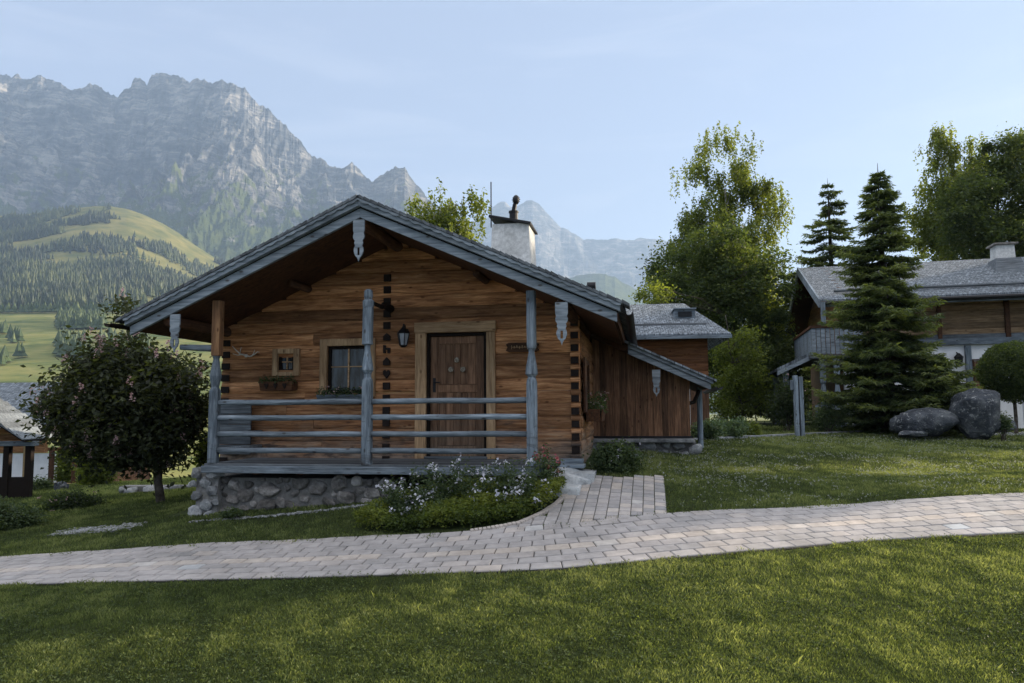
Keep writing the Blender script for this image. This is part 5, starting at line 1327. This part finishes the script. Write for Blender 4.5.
# ================================================================== SHRUBS AND BEDS
def bush(name, lbl, px, py, rx, ry, Y, n, size, leaf, droop=-.1, group=None, cat='bush', sd=.2, stems=True, blossoms=None, spread=.5):
    s = Y / FPX; c = P(px, py, Y); g = Vector((c.x, Y, hz(c.x, Y))); root = empty(name, g, 0, label=lbl, cat=cat, group=group)
    cz_ = c.z - g.z; nc = 26; d = rng.normal(0, 1, (nc, 3)); d /= np.linalg.norm(d, axis=1)[:, None]
    rr = np.array([rx * s, rx * s * .75, ry * s]); cs = d * rr * rng.uniform(.3, .8, nc)[:, None] + np.array([0, 0, cz_]); cs[:, 2] = np.maximum(cs[:, 2], .04)
    idx = rng.integers(0, nc, n); pos = cs[idx] + rng.normal(0, 1, (n, 3)) * rr * .24; pos[:, 2] = np.abs(pos[:, 2])
    v, f = leaf_quads(pos, size, droop, .4); leaf_obj('foliage', v, f, leaf, root, sd=sd)
    mb = MB()
    for c_ in cs[:14]: limb(mb, (rng.normal(0, .04), rng.normal(0, .04), -.05), c_, .012, .004, .05, 4, 3)
    mb.build('stem', M_bark, root)
    if blossoms:
        k_, bm_, bs_ = blossoms; idx = rng.integers(0, nc, k_); pos = cs[idx] + rng.normal(0, 1, (k_, 3)) * rr * .3; pos[:, 2] += ry * s * .15; pos[:, 1] -= rr[1] * .2
        pos = np.repeat(pos, 6, 0) + rng.normal(0, bs_ * .45, (k_ * 6, 3)); v, f = leaf_quads(pos, bs_, 0, .2, .9); leaf_obj('blossom', v, f, bm_, root)
    return root
bush('lavender_bush', 'silvery green bush beside the stone steps and paved approach', 618, 459, 25, 17, 11.4, 5200, .055, L_bush, -.5, sd=.2, blossoms=(12, L_wf, .02))
G1 = 'low shrubs along the far lawn edge'
bush('shrub', 'pale low shrub next to the annex plinth', 708, 430, 18, 11, 17.2, 2600, .07, L_lav, -.4, G1)
bush('shrub', 'pale low shrub just left of the sunlit yellow patch', 732, 428, 16, 10, 18.0, 2200, .07, L_lav, -.4, G1)
bush('shrub', 'small yellow-green sunlit shrub on the far lawn edge', 752, 430, 12, 8, 19.0, 1400, .07, L_birch, -.3, G1)
bush('shrub', 'rounded clipped bush right of the notched post', 828, 418, 20, 15, 21.5, 3400, .07, L_bush, 0, G1)
bush('shrub', 'rounded dark bush left of the notched post', 786, 404, 20, 24, 22.5, 4200, .08, L_dark, 0, G1, blossoms=(10, L_pink, .04))
bush('shrub', 'small dark bush at the foot of the spruce right of the boulders', 1003, 424, 10, 10, 19.2, 1100, .07, L_bush, 0, G1)
bush('shrub', 'low dark shrub under the chalet balcony posts', 868, 418, 22, 14, 23.5, 2600, .08, L_dark, 0, G1)
G2 = 'shrubs of the left garden'
bush('shrub', 'wide dark conifer shrub at the very left edge of the lawn', 6, 520, 32, 20, 12.3, 8000, .055, L_bush, 0, G2)
bush('shrub', 'dark shrub with pink tips beneath the chestnut', 72, 508, 30, 14, 14.6, 6000, .055, L_dark, 0, G2, blossoms=(14, L_pink, .03))
bush('shrub', 'rounded green bush against the sunlit white wall', 40, 490, 12, 12, 20, 2200, .07, L_bush, 0, G2)
bush('shrub', 'bright yellow-green bush behind the terrace posts', 67, 468, 14, 17, 24.9, 4600, .09, L_birch, 0, G2)
bush('shrub', 'bright sunlit bush behind the chestnut trunk', 98, 468, 22, 24, 21, 6200, .09, L_birch, 0, G2)
bush('shrub', 'small bush with few leaves at the left corner of the cabin', 205, 452, 10, 22, 15.5, 1400, .08, L_birch, 0, G2)
bush('shrub', 'tiny tuft growing at the foot of the porch stones', 232, 514, 12, 5, 10.75, 700, .04, L_bush, -.5, G2)
# clipped globe tree on the right edge
s_ = 22 / FPX; c = P(1012, 372, 22); g = Vector((c.x, 22, hz(c.x, 22))); root = empty('topiary_tree', g, 0, label='clipped round globe tree in front of the chalet at the right edge', cat='tree', group='trees around the cabins')
mb = MB(); mb.tube([(0, 0, -.1), (.03, 0, .5), (0, 0, c.z - g.z)], [.06, .05, .04], 8); mb.build('trunk', M_bark, root)
n = 30000; d = rng.normal(0, 1, (n, 3)); d /= np.linalg.norm(d, axis=1)[:, None]; rad = 31 * s_ * rng.uniform(.35, 1.0, n) ** .6 * (1 + .05 * np.sin(d[:, 0] * 7) * np.cos(d[:, 2] * 6))
v, f = leaf_quads(d * rad[:, None] + np.array([0, 0, c.z - g.z]), .07, 0, .3); leaf_obj('crown', v, f, L_green, root)

# flower bed between porch and path
bed_px = [(352, 531), (372, 521), (395, 512), (440, 503), (490, 494), (530, 489), (556, 489), (566, 492), (560, 503), (545, 513), (520, 522), (480, 529), (430, 533), (385, 535)]
bw = np.array([tuple(G(*q, 6, 16))[:2] for q in bed_px])
def sample_poly(pw_, n):
    lo, hi = pw_.min(0), pw_.max(0); out = []
    while len(out) < n:
        p = lo + (hi - lo) * rng.random((n * 2, 2)); m = in_poly(p[:, 0], p[:, 1], [tuple(q) for q in pw_]); out += list(p[m])
    return np.array(out[:n])
n = 26000; p = sample_poly(bw, n); u_ = fbm(p[:, 0] * 2.2 + 9, p[:, 1] * 2.2 + 9, 3); hh = (.08 + .30 * u_) * np.clip((p[:, 1] * 0 + 1), 0, 1)
zc = height(p[:, 0], p[:, 1]); v, f = leaf_quads(np.stack([p[:, 0], p[:, 1], zc + hh * rng.random(n) ** .4], -1), .045, -.1, .6)
r = np.repeat(np.clip(.3 + (u_ - .3) * 1.5 + rng.normal(0, .18, n), 0, 1), 4)
o = np_obj('ground_cover', v, f, L_cover, attr=r); tag(o, 'bright green mounded ground cover in the bed by the path', 'ground cover', kind='stuff')
G3 = 'white-flowering plants in the porch bed'
fl = [(402, 497, 'leftmost tall white-flowering plant, thin and open'), (425, 486, 'white-flowering plant under the middle rails, second from the left'), (450, 480, 'tallest white-flowering plant reaching the deck edge'), (480, 484, 'white-flowering plant in the middle of the bed'), (508, 482, 'white-flowering plant in front of the right rails'), (526, 480, 'white-flowering plant just left of the stone step')]
for i, (px, py, lb) in enumerate(fl):
    Y = 10.0 - .12 * abs(i - 2); s = Y / FPX; c = P(px, py, Y); g = Vector((c.x, Y, hz(c.x, Y)))
    root = empty('flowering_plant', g, 0, label=lb + ' before the porch', cat='flowering plant', group=G3); H0 = max(c.z - g.z, .3) * 1.45
    mb = MB(); lp, fp = [], []
    for q in range(34):
        a = rng.random() * 6.28; r0 = rng.random() * .14; r1 = r0 + rng.random() * .3; h = H0 * (.3 + .85 * rng.random() ** 1.4); p0 = Vector((r0 * math.cos(a), r0 * math.sin(a), -.02)); p1 = Vector((r1 * math.cos(a), r1 * math.sin(a), h))
        pts = limb(mb, p0, p1, .004, .002, .08, 4, 5)
        for pt in pts[1:]:
            for _ in range(11): lp.append(tuple(pt + Vector(rng.normal(0, .035, 3))))
        if q < 13:
            for _ in range(9): fp.append(tuple(p1 + Vector(rng.normal(0, .03, 3))))
    mb.build('stem', L_bush, root); v, f = leaf_quads(np.array(lp), .042, .2, .3); leaf_obj('foliage', v, f, L_bush, root)
    v, f = leaf_quads(np.array(fp), .045, 0, .3, .9); leaf_obj('blossom', v, f, L_wf, root)
Y = 10.15; c = P(546, 455, Y); g = Vector((c.x, Y, hz(c.x, Y))); root = empty('rose_bush', g, 0, label='thin rose bush with reddish pink blooms at the right porch post', cat='rose bush'); mb = MB(); lp, fp = [], []
for q in range(16):
    a = rng.random() * 6.28; r1 = rng.random() * .22; h = (c.z - g.z) * rng.uniform(.6, 1.15); p1 = Vector((r1 * math.cos(a), r1 * math.sin(a), h)); pts = limb(mb, (0, 0, -.02), p1, .005, .002, .08, 4, 5)
    for pt in pts[2:]:
        for _ in range(12): lp.append(tuple(pt + Vector(rng.normal(0, .04, 3))))
    for _ in range(8): fp.append(tuple(p1 + Vector(rng.normal(0, .02, 3))))
mb.build('stem', L_bush, root); v, f = leaf_quads(np.array(lp), .045, .2, .3); leaf_obj('foliage', v, f, L_bush, root); v, f = leaf_quads(np.array(fp), .035, 0, .3, .9); leaf_obj('blossom', v, f, leafmat('rose_petal', (.3, .05, .06), (.45, .1, .12), (.55, .2, .2), .3, (1, 1, 1)), root)

# ================================================================== TREES TO THE RIGHT THAT SHADE THE GARDEN (outside the frame)
t_b = [o for o in COL.objects if o.name.startswith('birch_tree') and 'tall pale' in o.get('label', '')][0]
OC = [(-1.2, 28, .95, 0), (2.2, 34, 1.0, 0), (5.2, 28, 1.0, 0), (8.6, 33, .95, 0), (5.0, 42, 1.0, 0), (-16, 34, .8, 1)]
sx_, sy_ = math.sin(az), math.cos(az)
for i, (w_, d_, k_, b_) in enumerate(OC):
    x = sx_ * d_ - sy_ * w_; y = 11 + sy_ * d_ + sx_ * w_
    c = copy_tree(t_b if b_ else t_m); c.location = (x, y, hz(x, y) - .2); c.rotation_euler = (0, 0, i * 1.3); c.scale = (k_ * .78 if not b_ else k_,) * 3
    pp_ = round(512 + FPX * (x - 5) / max(y, .1)); print('OCC', round(x), round(y), pp_)
    tag(c, ('airy birch' if b_ else 'leafy tree') + ' of the row right of the garden, outside the picture', 'tree', 'row of birches right of the garden' if b_ else 'row of leafy trees right of the garden')
# ================================================================== LAWN
pathpoly = [(x, y) for x, y in far_px] + [(x, y) for x, y in near_px[::-1]]
def lawn_points(y0, y1, dens, xr=None):
    """random ground points visible from around the camera, off the paving, beds and buildings"""
    lim = lambda y: .74 * y + 2.4
    area = (lim(y0) + lim(y1)) * (y1 - y0); n = int(area * dens)
    y = np.sqrt(rng.uniform((y0 + 3.24) ** 2, (y1 + 3.24) ** 2, n)) - 3.24; x = rng.uniform(-1, 1, n) * lim(y)
    z = height(x, y); px, py = proj_np(np.stack([x, y, z], -1))
    e = rng.normal(0, 1.1, n) + (fbm(x * 3 + 70, y * 3 + 5, 3) - .5) * 9
    k_ = ~in_poly(px, py + e, pathpoly) & ~in_poly(px, py + e, app_px) & ~in_poly(x, y, [tuple(q) for q in bw])
    rx = x - C_.o.x; ry = y - C_.o.y; u = rx * C_.e.x + ry * C_.e.y; n_ = rx * C_.nv.x + ry * C_.nv.y
    k_ &= ~((u > uL - .1) & (u < uR + .15) & (n_ > NP + .1) & (n_ < NB)) & ~((u > uR) & (u < ax1 + .15) & (n_ > NA - .25))
    k_ &= ~((u > b0 - .02) & (u < b1 + .1) & (n_ > -1.6) & (n_ < -.0))
    return x[k_], y[k_], z[k_]
def blades(x, y, z, h, w_, lean=.85):
    n = len(x); a = rng.random(n) * 6.283; l = rng.random(n) * lean * h; b = rng.random(n) * 6.283
    wx, wy = np.cos(b) * w_ / 2, np.sin(b) * w_ / 2; lx_, ly_ = np.cos(a) * l, np.sin(a) * l
    v = np.stack([np.stack([x - wx, y - wy, z - .01], -1), np.stack([x + wx, y + wy, z - .01], -1),
                  np.stack([x + wx * .7 + lx_ * .35, y + wy * .7 + ly_ * .35, z + h * .6], -1), np.stack([x + lx_, y + ly_, z + h], -1)], 1).reshape(-1, 3)
    return v, np.arange(4 * n).reshape(n, 4)
VV, FF, RR = [], [], []; base = 0
for (y0, y1, dens, h0, w0) in ((4.4, 6.5, 11000, .030, .0032), (6.5, 9.2, 8000, .030, .0042), (9.2, 13, 3600, .034, .007), (13, 18, 1600, .04, .012), (18, 27, 700, .045, .02)):
    x, y, z = lawn_points(y0, y1, dens); patch_ = fbm(x * .8 + 40, y * .8 + 40, 4); fine = fbm(x * 5 + 11, y * 5 + 60, 3)
    h = h0 * (.45 + 1.1 * fine) * rng.uniform(.5, 1.25, len(x)) * (.75 + .5 * patch_)
    tall = rng.random(len(x)) < .004; h[tall] *= 1.9
    v, f = blades(x, y, z, h, w0 * rng.uniform(.7, 1.3, len(x)))
    VV.append(v); FF.append(f + base); base += len(v)
    RR.append(np.repeat(np.clip(.42 + (patch_ - .5) * 1.3 + (fine - .5) * 1.1 + rng.normal(0, .24, len(x)), 0, 1), 4))
o = np_obj('lawn_grass', np.concatenate(VV), np.concatenate(FF), L_grass, attr=np.concatenate(RR)); tag(o, 'short mown lawn grass on both sides of the paved path', 'grass', kind='stuff')
print('blades', base // 4)
# clover leaves and white clover heads scattered in the lawn
x, y, z = lawn_points(4.4, 13, 420); c_ = fbm(x * 1.1 + 3, y * 1.1 + 8, 4); k_ = c_ > .50; x, y, z = x[k_], y[k_], z[k_]
m = len(x); pos = np.repeat(np.stack([x, y, z + .022], -1), 3, 0) + rng.normal(0, .007, (m * 3, 3)); v, f = leaf_quads(pos, .016, 0, 2, 1.1)
tag(leaf_obj('clover', v, f, L_green), 'small dark clover patches in the front lawn', 'clover', kind='stuff')
x, y, z = lawn_points(9.2, 20, 120); px, py = proj_np(np.stack([x, y, z], -1)); dn = np.exp(-((px - 820) / 190) ** 2 - ((py - 475) / 26) ** 2); k_ = (px > 640) & (rng.random(len(x)) < (.12 + .9 * dn) * (fbm(x * 1.5, y * 1.5 + 40, 3) > .42)); x, y, z = x[k_], y[k_], z[k_]
m = len(x); pos = np.repeat(np.stack([x, y, z + .055], -1), 5, 0) + rng.normal(0, .006, (m * 5, 3)); v, f = leaf_quads(pos, .013, -.3, .5, .9)
tag(leaf_obj('clover_flower', v, f, leafmat('clover_head', (.22, .25, .2), (.36, .38, .33), (.5, .5, .46), .2, (1, 1, 1))), 'white clover heads dotted over the right-hand lawn', 'clover flowers', kind='stuff')
# pale gravel: patch in the left lawn, strip by the boulders, kerb line of the far lawn
def strip(px_pts, wid, name, mat, n=900, sz=(.015, .035)):
    mb = MB(); pts = [G(*q, 6, 40) for q in px_pts]; random.seed(4)
    for _ in range(n):
        i = random.randrange(len(pts) - 1); p = pts[i].lerp(pts[i + 1], random.random()); p = p + Vector((random.gauss(0, .1), random.gauss(0, wid), 0)); p.z = hz(p.x, p.y) + .01
        r_ = random.uniform(*sz); mb.stone(p, r_, r_, r_ * .6, .15, sub=1)
    return tag(mb.build(name, mat), kind='stuff')
tag(strip([(62, 533), (95, 530.5), (132, 527)], .1, 'gravel', M_stonel, 700), 'pale gravel patch in the left lawn', 'gravel')
tag(strip([(195, 522), (250, 518.5), (300, 514), (350, 508), (392, 503)], .03, 'gravel', M_stonel, 450, (.01, .025)), 'pale gravel strip along the porch stones', 'gravel')
tag(strip([(975, 434.5), (1000, 434.5), (1040, 434)], .3, 'gravel', M_stonel, 900, (.03, .06)), 'pale gravel in front of the right boulder', 'gravel')
pts = [G(x, y, 10, 40) for x, y in ((688, 441), (740, 438.5), (800, 435.5), (872, 432))]; mb = MB()
for i in range(3):
    a, b = pts[i], pts[i + 1]; d = (b - a); nrm = Vector((-d.y, d.x, 0)).normalized() * .09
    mb.hexa([a - nrm, b - nrm, b + nrm, a + nrm] if False else [a - nrm + Vector((0, 0, -.1)), b - nrm + Vector((0, 0, -.1)), b + nrm + Vector((0, 0, -.1)), a + nrm + Vector((0, 0, -.1)), a - nrm + Vector((0, 0, .06)), b - nrm + Vector((0, 0, .06)), b + nrm + Vector((0, 0, .06)), a + nrm + Vector((0, 0, .06))])
mb.build('kerb', M_stonel)['kind'] = 'structure'
scene.view_settings.view_transform = 'Standard'; scene.view_settings.look = 'None'; scene.view_settings.gamma = 1
scene.view_settings.exposure = 1.3
scene.cycles.volume_bounces = 0; scene.cycles.max_bounces = 6; scene.cycles.transparent_max_bounces = 4
scene.cycles.volume_step_rate = 10
